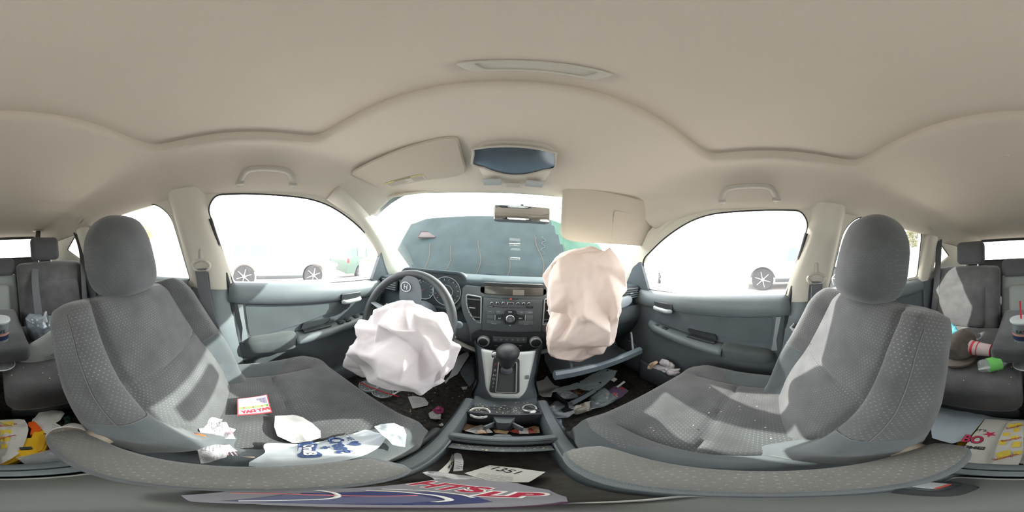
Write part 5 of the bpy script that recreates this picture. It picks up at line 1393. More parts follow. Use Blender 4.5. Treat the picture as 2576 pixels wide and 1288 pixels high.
MB().add([V((q.x, q.y, h(q.x, q.y)+.0014)) for q in [M @ V((x, y, 0)) for x, y in hp]], [tuple(range(32))]).build('printed_heart', navy, t, smooth=False)
o, h2 = sheet('handle', pts(zb+.004, (940, 1082), (955, 1076), (990, 1078), (1000, 1086), (1012, 1090), (1020, 1105), (1019, 1126), (985, 1125), (960, 1110)), zb+.008, poly, t, amp=.012, scale=26, seed=5, tilt=drape)
o, h = sheet('candy_wrapper', pts(seatz+.01, (598, 1149), (640, 1148), (642, 1151), (600, 1152)), seatz+.008, mat('cream wrapper', (.72, .62, .40)), amp=.002); single(o, 'thin cream wrapper strip beside the folded armrest on the driver seat', 'wrapper')
# crumbs on both seats and the tray
def crumbs(n, box, z, m, label, seed, s=(.0012, .003), name='crumb', mode='stuff', zf=None):
    rr = random.Random(seed); mb = MB()
    for k in range(n):
        x, y = rr.uniform(box[0], box[1]), rr.uniform(box[2], box[3]); r_ = rr.uniform(*s); zz = zf(x, y) if zf else z
        mb.box((x, y, zz+r_*.4), (r_*2, r_*rr.uniform(1, 2), r_), r=r_*.2, seg=1, rot=(rr.random(), rr.random(), rr.random()*3))
    o = mb.build(name, m, smooth=False); props(o, label, 'crumbs', kind='stuff'); return o
crumb = mat('pale crumbs', (.62, .55, .42), rough=.9)
crumbs(16, (.20, .48, -.02, .24), seatz+.004, crumb, 'pale crumbs scattered over the passenger seat cushion', 3, (.001, .0022))
crumbs(60, (-.075, .03, .36, .41), .664, crumb, 'crumbs scattered in the front tray of the console', 5, (.0007, .0022))
crumbs(36, (.02, .082, .355, .43), .663, crumb, 'crumbs around the power socket in the console tray', 6, (.0007, .002))
crumbs(40, (-.07, .07, .218, .236), .6415, crumb, 'crumbs along the ledge at the front of the console bin', 7, (.0006, .002))
crumbs(140, (-.6, -.16, .30, .80), .377, crumb, 'dirt and crumbs on the driver side carpet', 8, (.001, .0035))
crumbs(60, (-.5, .5, -.62, -.44), .742, crumb, 'crumbs scattered over the rear seat cushion', 9, (.0008, .0022))
# -- console things
c = on(1207, 1037, 'z', .672); t = thing('bottle_ring', 'white plastic cap ring lying in the console tray', 'ring', tuple(c))
MB().lathe([(.0215, 0), (.0245, 0), (.0245, .011), (.0215, .011), (.0215, 0)], (c.x, c.y, .663), 40, cap=False).build('ring_wall', paper, t, smooth=False)
for a in (1.3, 2.0, 4.2, 5.2): MB().box((c.x+.0246*cos(a), c.y+.0246*sin(a), .670), (.002, .002, .004)).build('ring_notch', greyink, t, smooth=False)
o, h = sheet('candy_wrapper', pts(.668, (1208, 1046), (1222, 1044), (1226, 1050), (1212, 1052)), .668, poly, amp=.005, scale=60, seed=3); single(o, 'tiny crumpled clear wrapper beside the white cap ring in the console tray', 'wrapper')
ol = pts(.668, (1328, 1044), (1335, 1036), (1350, 1036), (1346, 1042)); blob('paper_scrap', ol, sum(ol, V((0, 0, 0)))/4+V((0, 0, .006)), (1, 0, 0), (0, 1, 0), .007, paper, amp=.004, scale=70, res=3); single(C.objects['paper_scrap'], 'small crumpled white paper scrap by the power socket', 'paper scrap')
p = [on(x, y, 'z', z) for x, y, z in ((1316, 1028, .676), (1325, 1022, .680), (1340, 1028, .674), (1360, 1034, .672), (1376, 1044, .670), (1390, 1062, .668), (1394, 1085, .64))]
o = MB().tube(curve(p, 30), .0018, 8).build('charging_cable', blackP); single(o, 'thin dark charging cable trailing from the power socket over the console edge', 'cable')
tanW = mat('tan wrapper', (.55, .36, .20), rough=.7); redW = mat('dark red wrapper', (.42, .07, .05), rough=.6)
for i, (ps, m, lab, z) in enumerate((
    (((1160, 1075), (1175, 1068), (1200, 1072), (1190, 1084), (1165, 1082)), tanW, 'tan crumpled wrapper at the outer corner of the left cup holder', .600),
    (((1168, 1084), (1195, 1074), (1212, 1070), (1228, 1078), (1240, 1088), (1200, 1092)), paper, 'white crumpled wrapper in the left cup holder', .606),
    (((1198, 1090), (1206, 1080), (1222, 1080), (1226, 1090)), mat('orange smeared paper', (.72, .42, .22), rough=.7), 'orange smeared paper in front of the white wrapper in the left cup holder', .610),
    (((1240, 1082), (1270, 1080), (1280, 1086), (1275, 1092), (1245, 1090)), tanW, 'tan wrapper lying between the two cup holders', .604),
    (((1280, 1086), (1300, 1076), (1312, 1084), (1305, 1092)), redW, 'dark red wrapper at the inner side of the right cup holder', .604),
    (((1305, 1076), (1330, 1076), (1330, 1091), (1306, 1091)), paper, 'stiff white paper square standing in the right cup holder', .610),
    (((1330, 1076), (1345, 1072), (1356, 1074), (1358, 1090), (1332, 1091)), mat('cream and red wrapper', (.62, .40, .22), rough=.7), 'cream wrapper at the outer side of the right cup holder', .606),
    (((1328, 1080), (1337, 1074), (1340, 1082), (1345, 1090), (1330, 1090)), redW, 'dark red wrapper beside the white square in the right cup holder', .612))):
    o, h = sheet('candy_wrapper', pts(z, *ps), z, m, amp=.010 if 'stiff' not in lab else .001, scale=40, seed=i+2, smoothm=False, rings=6); single(o, lab, 'wrapper', 'wrappers in the cup holders')
# receipt with the number, papers and tags in the bin
t, h = litter('receipt', 'white receipt printed 1351 lying in the open console bin', 'receipt', .585, ((1168, 1190), (1232, 1170), (1300, 1177), (1372, 1187), (1352, 1200), (1330, 1213), (1240, 1212), (1195, 1200)), paper, amp=.002, scale=20, seed=2)
dx = on(1300, 1192, 'z', .585)-on(1240, 1180, 'z', .585); dy = on(1275, 1178, 'z', .585)-on(1268, 1196, 'z', .585)
M = frame(on(1272, 1184, 'z', .585), dx, dy); text('number_lettering', '1351', .019, M, ink, t, h=h, bold=.0002)
a = on(1205, 1190, 'z', .585); b = on(1290, 1200, 'z', .585); lines(h, a, b, 0, 7, greyink, t, seed=5, depth=tuple((on(1210, 1206, 'z', .585)-on(1225, 1190, 'z', .585))[:2]), w_=.0009)
ol = pts(.590, (1062, 1190), (1075, 1186), (1110, 1188), (1150, 1195), (1190, 1200), (1215, 1207), (1160, 1212), (1095, 1211), (1088, 1203)); o, h = sheet('receipt', ol, .594, paperT, amp=.010, scale=45, seed=8, smoothm=False); single(o, 'crumpled white receipt at the left side of the console bin', 'receipt')
t, h = litter('paper_tag', 'curled printed paper tag leaning against the left wall of the console bin', 'paper tag', .60, ((1142, 1142), (1150, 1139), (1160, 1142), (1166, 1160), (1164, 1184), (1140, 1186), (1143, 1160)), mat('grey tag paper', (.50, .50, .52), rough=.7), amp=.004, scale=40, seed=4)
a = on(1147, 1162, 'z', .60); b = on(1163, 1164, 'z', .60); lines(h, a, b, 0, 4, ink, t, seed=3, depth=tuple((on(1147, 1182, 'z', .60)-on(1147, 1162, 'z', .60))[:2]), w_=.0016)
t, h = litter('paper_tag', 'white paper strip under the curled tag in the console bin', 'paper tag', .592, ((1100, 1188), (1130, 1160), (1137, 1143), (1143, 1146), (1140, 1165), (1128, 1190)), paper, amp=.004, scale=40, seed=14)
a = on(1126, 1176, 'z', .592); b = on(1138, 1160, 'z', .592); lines(h, a, b, 0, 2, ink, t, seed=6, depth=(.003, -.004), w_=.002)
# -- purple snack bag with red lettering under the camera
pz = .632
ol = pts(pz, (1040, 1214), (1100, 1206), (1200, 1205), (1300, 1215), (1380, 1232), (1425, 1250), (1428, 1262), (1250, 1276), (900, 1276), (640, 1268), (480, 1262), (455, 1246), (600, 1232), (720, 1230), (880, 1228))
t = thing('snack_bag', 'glossy purple and blue snack bag with red outlined letters lying across the console', 'snack bag', (0, .04, pz))
bagU = mat('snack bag film', (.24, .235, .27), rough=.3, spec=.7, noise_amt=.15, nscale=12, bump=.5, bscale=40)
o, h = sheet('bag_film', ol, pz, bagU, t, amp=.0015, scale=20, seed=3, rings=14, thick=.010)
def band(name, ps, m, dz=.0010): P = pts(pz, *ps); return MB().add([V((p.x, p.y, h(p.x, p.y)+dz)) for p in P], [tuple(range(len(P)))]).build(name, m, t, smooth=False)
band('dark_panel', ((930, 1236), (1080, 1238), (1200, 1249), (1240, 1262), (1120, 1270), (850, 1268), (650, 1262), (760, 1240)), mat('dark blue film', (.05, .06, .16), rough=.3), .0009)
band('blue_panel', ((720, 1243), (900, 1240), (1050, 1246), (1120, 1258), (1000, 1266), (760, 1266), (560, 1260)), mat('blue violet film', (.12, .13, .22), rough=.3), .0012)
def ringline(name, ps, m, r_=.0011, dz=.0020): P = pts(pz, *ps); return MB().tube([V((p.x, p.y, h(p.x, p.y)+dz)) for p in curve(P, 30)], r_, 6, flat=.4).build(name, m, t)
ringline('white_curve', ((700, 1231), (780, 1232), (830, 1238), (850, 1246), (830, 1254), (740, 1258), (600, 1260)), paper, .0012)
ringline('white_curve', ((920, 1234), (1000, 1237), (1090, 1246), (1130, 1257), (1090, 1263)), paper, .0012)
ringline('white_curve', ((960, 1230), (1060, 1234), (1150, 1243), (1190, 1252)), paper, .0009)
ringline('pink_streak', ((580, 1240), (700, 1242), (820, 1246), (980, 1248), (1050, 1246)), mat('coral streak', (.72, .20, .20), rough=.4), .0012)
ringline('red_edge', ((1428, 1262), (1250, 1277), (1000, 1279), (800, 1278)), mat('dark edge', (.06, .02, .05)), .0014)
a = on(1090, 1222, 'z', pz); b = on(1335, 1240, 'z', pz)
M = frame(a.lerp(b, .5)+V((0, -.001, 0)), b-a, V((-(b-a).y, (b-a).x, 0)))
text('bag_lettering', 'HTS', .026, M @ Matrix.Translation((-.018, .002, 0)), paper, t, h=h, bold=.0022)
text('bag_lettering', 'HTS', .026, M @ Matrix.Translation((-.018, .002, 0)), mat('crimson print', (.38, .015, .05), rough=.4), t, h=lambda x, y: h(x, y)+.0008, bold=.0010)
text('bag_lettering', 'LP', .023, M @ Matrix.Translation((.020, -.008, 0)), paper, t, h=h, bold=.0030)
text('bag_lettering', 'LP', .023, M @ Matrix.Translation((.020, -.008, 0)), MATS['crimson print'], t, h=lambda x, y: h(x, y)+.0008, bold=.0010)
# grey lid behind it, in the rear of the bin
ol = pts(.640, (2560, 1242), (2200, 1243), (2000, 1245), (1960, 1255), (1900, 1270), (500, 1280), (400, 1270), (200, 1254), (0, 1246))
t = thing('tray_liner', 'pale greenish plastic tray at the rear of the console bin', 'tray', (0, -.05, .60))
MB().box((0.0, -.045, .612), (.135, .150, .012), r=.005).build('tray_base', mat('pale green plastic', (.20, .21, .205), rough=.5), t)
MB().tube([(x, y, .622) for x, y in rounded([(-.066, -.118), (.066, -.118), (.066, .028), (-.066, .028)], .012)], .003, 8, closed=True).build('tray_rim', mat('pale tray rim', (.40, .42, .40), rough=.4), t)

# -- driver floor
fzL = .378
def lid_(c, r_, label, m, straw=None, seed=0):
    t = thing('cup_lid', label, 'cup lid', tuple(c), 'clear lids on the driver floor')
    MB().lathe([(r_, 0), (r_*1.03, .004), (r_, .009), (r_*.9, .010), (r_*.87, .005), (r_*.2, .006), (.001, .006)], c, 40, Matrix.Rotation(.25*seed, 3, 'X')).build('lid_disc', clearP, t)
    MB().tube([c+V((r_*cos(a), r_*sin(a), .009)) for a in [k/40*2*pi for k in range(40)]], .0016, 6, closed=True).build('lid_rim', mat('clear rim', (.65, .70, .70), rough=.2), t)
    for k in range(10):
        a = k/10*2*pi; MB().box(c+V((r_*.78*cos(a), r_*.78*sin(a), .010)), (.004, .004, .003), r=.001).build('lid_bump', MATS['clear rim'], t)
    return t
c1 = on(928, 972, 'z', .43); lid_(c1, .045, 'clear cup lid on the driver floor, further from the console and half under the airbag', clearP, seed=1)
c2 = on(962, 988, 'z', .41); lid_(c2, .045, 'clear cup lid on the driver floor, nearer the console with a straw through it', clearP)
a = on(905, 962, 'z', .45); b = on(1003, 998, 'z', .43); o = MB().tube([a, b], .0035, 10).build('drinking_straw', redM); single(o, 'thin red straw lying across the two clear lids on the driver floor', 'straw')
a = on(980, 997, 'z', .415); b = on(1003, 984, 'z', .415); o = MB().tube([a, b], .005, 8, flat=.2).build('paper_sleeve', paper); single(o, 'short white straw sleeve beside the lids on the driver floor', 'straw sleeve')
t, h = litter('note_paper', 'white rounded printed slip of paper on the driver floor', 'note', .385, ((1026, 998), (1042, 996), (1068, 1001), (1078, 1013), (1076, 1020), (1038, 1028)), paper, amp=.003, scale=20)
a = on(1036, 1003, 'z', .385); b = on(1058, 1002, 'z', .385); lines(h, a, b, 0, 4, greyink, t, seed=5, depth=tuple((on(1040, 1016, 'z', .385)-on(1036, 1003, 'z', .385))[:2]), w_=.002)
t = thing('candy_wrapper', 'crumpled white and magenta wrapper on the driver floor near the seat edge', 'wrapper', tuple(on(1097, 1040, 'z', .39)))
ol = pts(.40, (1076, 1040), (1088, 1032), (1112, 1042), (1110, 1056), (1082, 1054)); blob('white_foil', ol, sum(ol, V((0, 0, 0)))/5, (1, 0, 0), (0, 1, 0), .012, paper, t, amp=.012, scale=40, res=4)
ol = pts(.415, (1086, 1030), (1096, 1025), (1108, 1022), (1118, 1030), (1116, 1040), (1094, 1040)); blob('magenta_foil', ol, sum(ol, V((0, 0, 0)))/6, (1, 0, 0), (0, 1, 0), .012, mat('magenta foil', (.55, .08, .22), rough=.4), t, amp=.014, scale=55, res=4, seed=5)
for i, (ps, lab) in enumerate(((((1160, 974), (1176, 973), (1174, 980), (1164, 981)), 'small white scrap on the driver floor by the console tower'), (((1103, 1069), (1112, 1065), (1117, 1070), (1107, 1073)), 'pale leaf shaped scrap on the driver floor by the seat corner'))):
    o, h = sheet('paper_scrap', pts(.385, *ps), .386, paper, amp=.006, scale=40, seed=i+3, rings=5); single(o, lab, 'paper scrap', 'paper scraps on the driver floor')
a = on(1092, 1083, 'z', .42); b = on(1112, 1091, 'z', .42); o = MB().tube([a, b], .005, 8, flat=.3).build('paper_sleeve', paper); single(o, 'short white straw sleeve between the driver seat and the console', 'straw sleeve')
t, h = litter('paper_sheet', 'grey printed paper sheet standing by the console foot under the dashboard', 'paper', .50, ((1120, 970), (1150, 925), (1176, 914), (1178, 925), (1150, 955), (1118, 965)), paperT, amp=.006, scale=15, tilt=lambda x, y: .10*smooth01((y-.55)/.3))
t, h = litter('floor_mat', 'dark rubber mat corner standing against the console on the driver side', 'floor mat', .46, ((1148, 952), (1165, 935), (1180, 915), (1186, 930), (1192, 975), (1180, 985), (1160, 968)), darkP, amp=.008, scale=12, tilt=lambda x, y: .12*smooth01((y-.55)/.25))
# pedals
t = thing('brake_pedal', 'black brake pedal under the dashboard on the driver side', 'pedal', (-.33, .80, .52)); MB().box((-.33, .80, .52), (.10, .02, .055), r=.006, rot=(-.6, 0, 0)).build('pedal_pad', rubber, t); MB().tube([(-.33, .81, .53), (-.33, .92, .75)], .009, 8).build('pedal_arm', blackP, t)
# -- passenger floor: broken panel, bags, papers
t = thing('broken_panel', 'grey broken underside panel fallen below the open glovebox', 'broken panel', tuple(on(1480, 960, 'z', .50)))
ps = ((1385, 990), (1400, 978), (1440, 962), (1490, 940), (1520, 931), (1552, 938), (1545, 950), (1505, 975), (1488, 980), (1470, 977), (1455, 971), (1430, 974), (1400, 986))
o, h = sheet('panel_skin', pts(.50, *ps), .50, mat('worn grey board', (.36, .42, .43), rough=.6, noise_amt=.15, nscale=14), t, amp=.007, scale=16, seed=4, thick=.004, tilt=lambda x, y: .02*sin(x*14))
P = pts(.50, (1548, 944), (1508, 972), (1490, 984), (1470, 982)); MB().tube([V((p.x, p.y, h(p.x, p.y)-.012)) for p in P], .007, 6).build('broken_edge', blackP, t)
for px, py in ((1456, 957), (1510, 960), (1528, 937)): p = on(px, py, 'z', .50); MB().cyl((p.x, p.y, h(p.x, p.y)+.001), .006, .003, 12).build('clip_hole', blackP, t)
t = thing('plastic_bracket', 'long blue grey plastic bracket lying across the bags on the passenger floor', 'bracket', tuple(on(1430, 1010, 'z', .50)))
a = on(1432, 1016, 'z', .50); b = on(1495, 982, 'z', .52); d = b-a
MB().tube([a, b], [.016, .012], 4).build('bracket_bar', mat('blue grey plastic', (.13, .165, .19)), t)
a2 = on(1398, 995, 'z', .49); MB().tube([a2, on(1415, 1008, 'z', .50), a, on(1432, 1028, 'z', .49), on(1415, 1034, 'z', .48)], [.012, .014, .016, .018, .012], 6).build('bracket_foot', blackP, t)
MB().cyl(on(1429, 1009, 'z', .515), .008, .008, 12).build('screw', chrome, t)
def heap(name, lab, cat, z, ps, m, depth=.02, amp=.02, scale=20, seed=1, group=None, res=5):
    ol = pts(z, *ps); c = sum(ol, V((0, 0, 0)))/len(ol); o = blob(name, ol, c, (1, 0, 0), (0, 1, 0), depth, m, amp=amp, scale=scale, seed=seed, res=res, flat=1); return single(o, lab, cat, group)
G = 'bags on the passenger floor'
heap('plastic_bag', 'crumpled pale blue bag on the passenger floor beside the console', 'plastic bag', .46, ((1372, 1030), (1392, 1012), (1420, 1006), (1440, 1018), (1455, 1030), (1430, 1050), (1388, 1052)), poly, .03, .028, 16, 2, G)
heap('plastic_bag', 'crumpled white bag with brown smears on the passenger floor in front of the seat', 'plastic bag', .45, ((1430, 1038), (1448, 1022), (1475, 1012), (1500, 1008), (1490, 1030), (1450, 1042)), mat('smeared white film', (.72, .68, .60), rough=.5, noise_amt=.3, nscale=30), .025, .025, 18, 3, G)
heap('plastic_bag', 'grey translucent bag on the passenger floor touching the seat front', 'plastic bag', .46, ((1480, 1002), (1500, 985), (1520, 974), (1545, 990), (1552, 1006), (1520, 1022), (1485, 1030)), mat('grey film', (.30, .36, .38), rough=.25, spec=.7), .03, .03, 16, 4, G)
heap('plastic_bag', 'crumpled white bag behind the bracket under the broken panel', 'plastic bag', .44, ((1400, 988), (1425, 980), (1445, 986), (1456, 998), (1430, 1004), (1405, 1000)), poly, .02, .03, 20, 6, G)
heap('plastic_bag', 'grey crumpled bag squeezed between the console and the passenger seat', 'plastic bag', .48, ((1385, 1066), (1400, 1052), (1412, 1058), (1420, 1085), (1424, 1098), (1400, 1090)), mat('blue grey film', (.26, .32, .38), rough=.3), .03, .02, 25, 7, G)
heap('cardboard_scrap', 'brown crushed carton on the passenger floor', 'carton', .43, ((1420, 985), (1445, 976), (1485, 982), (1490, 992), (1455, 1000)), mat('crushed carton', (.24, .15, .10), rough=.8), .02, .02, 22, 9)
t, h = litter('paper_sheet', 'large white paper on the passenger floor beside the console tower', 'paper', .44, ((1342, 962), (1368, 955), (1376, 946), (1395, 970), (1408, 972), (1392, 982), (1386, 1000), (1365, 1000), (1345, 985)), paper, amp=.010, scale=10, seed=2)
t, h = litter('snack_bag', 'purple snack bag with red P lettering on the passenger floor against the seat', 'snack bag', .47, ((1530, 984), (1545, 972), (1560, 969), (1582, 983), (1565, 998), (1550, 1006), (1540, 1003)), mat('purple snack film', (.20, .13, .22), rough=.25, spec=.7), amp=.005, scale=25, seed=2, thick=.006)
M = frame(on(1548, 994, 'z', .47), on(1562, 992, 'z', .47)-on(1540, 1000, 'z', .47), on(1550, 978, 'z', .47)-on(1546, 1002, 'z', .47))
text('bag_lettering', 'P', .045, M, paper, t, h=h, bold=.0035); text('bag_lettering', 'P', .045, M, redM, t, h=lambda x, y: h(x, y)+.001, bold=.001)
P = pts(.47, (1560, 976), (1564, 974), (1570, 977), (1566, 981)); MB().add([V((p.x, p.y, h(p.x, p.y)+.001)) for p in P], [(0, 1, 2, 3)]).build('red_patch', redM, t, smooth=False)
a = on(1552, 974, 'z', .48); b = on(1571, 960, 'z', .50); o = MB().tube([a, b], .006, 8).build('paper_stick', paper); single(o, 'white paper stick propped above the purple snack bag', 'stick')
p = on(1545, 955, 'z', .50); o = MB().box(p, (.03, .02, .004), r=.001, rot=(.4, 0, .4)).build('paper_label', paper); single(o, 'small white label on the edge of the broken panel', 'label')
# tissues in the passenger door pocket
tis = mat('tissue', (.70, .67, .70), rough=.9, tl=.2); peach = mat('peach tissue', (.72, .55, .38), rough=.9)
def inx(x, name, lab, ps, m, d, seed):
    ol = [on(a, b, 'x', x) for a, b in ps]; c = sum(ol, V((0, 0, 0)))/len(ol); o = blob(name, ol, c, (0, 1, 0), (0, 0, 1), d, m, amp=.02, scale=28, seed=seed, res=5); single(o, lab, 'tissue', 'tissues in the right door pocket')
inx(.60, 'crumpled_tissue', 'white crumpled tissue in the right door pocket, the upright one', ((1657, 912), (1664, 902), (1680, 904), (1696, 918), (1698, 926), (1680, 926)), tis, .02, 2)
inx(.595, 'crumpled_tissue', 'white crumpled tissue in the right door pocket, the low long one', ((1640, 922), (1652, 917), (1690, 926), (1710, 930), (1712, 938), (1704, 944), (1668, 934)), tis, .022, 3)
inx(.59, 'crumpled_tissue', 'peach stained tissue in the right door pocket nearest the dashboard', ((1629, 920), (1634, 912), (1648, 908), (1656, 912), (1648, 922), (1640, 930), (1630, 928)), peach, .02, 4)
# -- rear floor and seat litter
rz = .47
def toy():
    t = thing('toy_blaster', 'yellow and orange plastic toy lying in the rear floor litter', 'toy', tuple(on(80, 1120, 'z', rz+.03)))
    z = rz+.03; P = pts(z, (62, 1108), (80, 1106), (84, 1092), (100, 1087), (112, 1088), (120, 1093), (124, 1104), (118, 1130), (112, 1140), (70, 1150), (0, 1178), (0, 1160), (52, 1134), (50, 1128), (60, 1128))
    MB().prism(P, (0, 0, -.02), (0, 0, .02)).build('toy_body', yel, t)
    P = pts(z+.02, (102, 1093), (115, 1094), (117, 1106), (106, 1134), (96, 1138)); MB().prism(P, (0, 0, .0), (0, 0, .006)).build('side_ridge', mat('toy yellow dark', (.70, .38, .01)), t)
    P = pts(z+.01, (72, 1066), (86, 1063), (92, 1068), (104, 1080), (102, 1088), (86, 1088), (82, 1096), (76, 1096), (80, 1082), (72, 1075)); MB().prism(P, (0, 0, -.012), (0, 0, .014)).build('toy_muzzle', org, t, label='bright orange end piece')
    c = on(65, 1128, 'z', z+.021); MB().box(c, (.022, .014, .006), r=.002).build('toy_slot', blackP, t); c = on(113, 1092, 'z', z+.021); MB().cyl(c, .004, .004, 12).build('screw', blackP, t)
toy()
heapz = lambda *a, **k: heap(*a, **k)
# white printed food bags
t, h = litter('food_bag', 'white food bag with yellow patches and red script on the left of the rear floor', 'food bag', rz+.05, ((0, 1058), (62, 1058), (70, 1070), (72, 1085), (60, 1120), (52, 1136), (30, 1155), (2, 1168), (2556, 1165), (2545, 1100), (2556, 1060)), mat('white food paper', (.78, .76, .72), rough=.7, tl=.15), amp=.014, scale=16, seed=6, lift=.0)
yp = mat('yellow print', (.85, .66, .08)); rp = mat('red script print', (.55, .06, .08), rough=.6)
def patch(name, z, ps, h, m, t, dz=.0012):
    P = pts(z, *ps); c = sum(P, V((0, 0, 0)))/len(P); mb = MB(); N = len(P); rows = [[c.lerp(p, q) for p in P] for q in (0, .5, 1)]
    rows = [[V((p.x, p.y, h(p.x, p.y)+dz)) for p in r] for r in rows]; mb.grid(rows, closed=True); return mb.build(name, m, t, smooth=False)
for ps in (((0, 1063), (34, 1062), (34, 1074), (10, 1074)), ((2, 1084), (30, 1082), (28, 1092), (2, 1096)), ((0, 1100), (26, 1100), (24, 1110), (2, 1112)), ((4, 1118), (20, 1116), (18, 1128), (2, 1130))): patch('yellow_patch', rz+.05, ps, h, yp, t)
for px, py in ((22, 1072), (16, 1101)): text('bag_lettering', 'Bojangles', .012, frame(on(px, py, 'z', rz+.05), on(px+22, py-4, 'z', rz+.05)-on(px-10, py+3, 'z', rz+.05), on(px, py-12, 'z', rz+.05)-on(px, py+10, 'z', rz+.05)), rp, t, h=lambda x, y: h(x, y)+.0012)
t, h = litter('food_bag', "white food bag reading IT'S BO TIME with a red star on the rear floor", 'food bag', rz+.05, ((2478, 1054), (2510, 1056), (2542, 1060), (2536, 1080), (2528, 1110), (2515, 1150), (2500, 1178), (2470, 1180), (2393, 1168), (2404, 1148), (2425, 1125), (2448, 1095), (2466, 1070)), MATS['white food paper'], amp=.010, scale=11, seed=12)
zf = rz+.05; B_ = lambda x, y: on(x, y, 'z', zf)
H2 = lambda x, y: h(x, y)+.0010
dx = B_(2478, 1128)-B_(2425, 1124); dy = B_(2450, 1085)-B_(2435, 1128)
text('bag_lettering', "IT'S", .016, frame(B_(2468, 1084), dx, dy), ink, t, h=H2, shear=.2)
text('bag_lettering', 'BO', .050, frame(B_(2447, 1107), dx, dy), ink, t, h=h, bold=.0028, sx=.62)
text('bag_lettering', 'BO', .050, frame(B_(2447, 1107), dx, dy), sx=.62, m=mat('logo red', (.62, .03, .10), rough=.5), parent=t, h=lambda x, y: h(x, y)+.0016, bold=.001)
text('bag_lettering', 'TIME!', .019, frame(B_(2446, 1127), dx, dy), ink, t, h=H2, bold=.0006)
sc_ = B_(2490, 1093); st = [(.013*(1 if k % 2 == 0 else .42)*cos(k*pi/5+.3), .013*(1 if k % 2 == 0 else .42)*sin(k*pi/5+.3)) for k in range(10)]
MB().add([V((sc_.x+x*1.3, sc_.y+y*1.3, h(sc_.x+x, sc_.y+y)+.0016)) for x, y in st]+[V((sc_.x, sc_.y, h(sc_.x, sc_.y)+.0016))], [(k, (k+1) % 10, 10) for k in range(10)]).build('printed_star', MATS['logo red'], t, smooth=False)
for ps in (((2540, 1064), (2576, 1062), (2574, 1072), (2538, 1074)), ((2528, 1098), (2560, 1090), (2562, 1098), (2530, 1108)),): pass
t2, h4 = litter('plastic_bag', 'plain bluish white bag on the rear floor right behind the passenger seat', 'plastic bag', rz+.045, ((2352, 1010), (2372, 1014), (2400, 1022), (2450, 1040), (2478, 1052), (2460, 1075), (2432, 1106), (2395, 1116), (2345, 1102), (2340, 1060)), mat('bluish white film', (.56, .64, .72), rough=.5, tl=.15), amp=.008, scale=8, seed=22)
t3, h5 = litter('plastic_bag', 'pale strip of bag along the foot of the rear bench', 'plastic bag', rz+.04, ((2450, 1038), (2500, 1050), (2574, 1056), (2574, 1064), (2500, 1062), (2470, 1054)), MATS['bluish white film'], amp=.006, scale=12, seed=23)
t, h3 = litter('food_bag', 'folded white and yellow checked food bag on the middle of the rear floor', 'food bag', rz+.062, ((2536, 1062), (2558, 1058), (2575, 1062), (2575, 1100), (2574, 1140), (2560, 1172), (2530, 1182), (2478, 1182), (2500, 1160), (2505, 1130), (2520, 1090)), MATS['white food paper'], amp=.009, scale=15, seed=15)
for i, ps in enumerate((((2534, 1068), (2570, 1064), (2572, 1072), (2538, 1078)), ((2550, 1078), (2566, 1077), (2564, 1087), (2548, 1088)), ((2524, 1090), (2542, 1089), (2540, 1098), (2522, 1099)), ((2544, 1098), (2562, 1096), (2560, 1105), (2542, 1106)), ((2514, 1110), (2532, 1108), (2530, 1119), (2512, 1120)), ((2550, 1112), (2570, 1112), (2566, 1126), (2544, 1126)), ((2506, 1140), (2540, 1132), (2545, 1145), (2510, 1158)), ((2550, 1136), (2572, 1135), (2570, 1144), (2550, 1146)))): patch('yellow_patch', rz+.062, ps, h3, yp, t)
for px, py in ((2552, 1074), (2545, 1106), (2530, 1150)):
    z = rz+.062; text('bag_lettering', 'Bojangles', .012, frame(on(px, py, 'z', z), on(px+22, py-5, 'z', z)-on(px-10, py+3, 'z', z), on(px, py-12, 'z', z)-on(px, py+10, 'z', z)), rp, t, h=lambda x, y: h3(x, y)+.0012)
t, h = litter('food_bag', 'crumpled white paper printed with dark lines beside the toy on the rear floor', 'paper bag', rz+.045, ((82, 1056), (104, 1031), (155, 1034), (163, 1041), (150, 1060), (140, 1066), (162, 1078), (160, 1100), (150, 1120), (126, 1112), (110, 1085), (80, 1064)), paper, amp=.016, scale=14, seed=17)
a = on(132, 1068, 'z', rz+.045); b = on(156, 1080, 'z', rz+.045); lines(h, a, b, 0, 6, ink, t, seed=5, depth=tuple((on(128, 1098, 'z', rz+.045)-on(134, 1066, 'z', rz+.045))[:2]), w_=.0016)
a = on(138, 1098, 'z', rz+.045); text('bag_lettering', 'IT!', .018, frame(a, on(150, 1102, 'z', rz+.045)-a, on(142, 1088, 'z', rz+.045)-a), pinkink, t, h=h)
# cups
def cup(name, lab, base, axis, L, r0, r1, m, rimm=None, lidm=None, group=None, wall=.0012):
    base = V(base); ax = V(axis).normalized(); R = ax.to_track_quat('Z', 'Y').to_matrix(); t = thing(name, lab, 'cup', tuple(base), group)
    MB().lathe([(.001, .002), (r0*.95, .002), (r0, 0), (r1, L), (r1+.003, L+.001), (r1+.003, L+.004), (r1, L+.004), (r1-wall, L), (r0-wall, .004), (.001, .004)], base, 40, R, cap=False).build('cup_wall', m, t)
    MB().tube([base+R @ V(((r1+.002)*cos(a), (r1+.002)*sin(a), L+.003)) for a in [k/40*2*pi for k in range(40)]], .002, 6, closed=True).build('cup_rim', rimm or m, t)
    return t, R, base
t, R, b = cup('paper_cup', 'white paper cup with brown stains tipped on the rear floor behind the driver seat', on(185, 1078, 'z', rz+.03), (.35, .55, .55), .09, .028, .042, mat('stained cup white', (.74, .70, .66), rough=.5, noise_amt=.12, nscale=20))
b = on(60, 1170, 'z', rz+.06); e = on(215, 1160, 'z', rz+.06)
t, R, b = cup('plastic_cup', 'large clear plastic cup with red stripes lying on its side behind the console', b+V((0, -.01, 0)), (-.10, -.025, .005), .11, .026, .038, clearP, MATS['clear rim'])
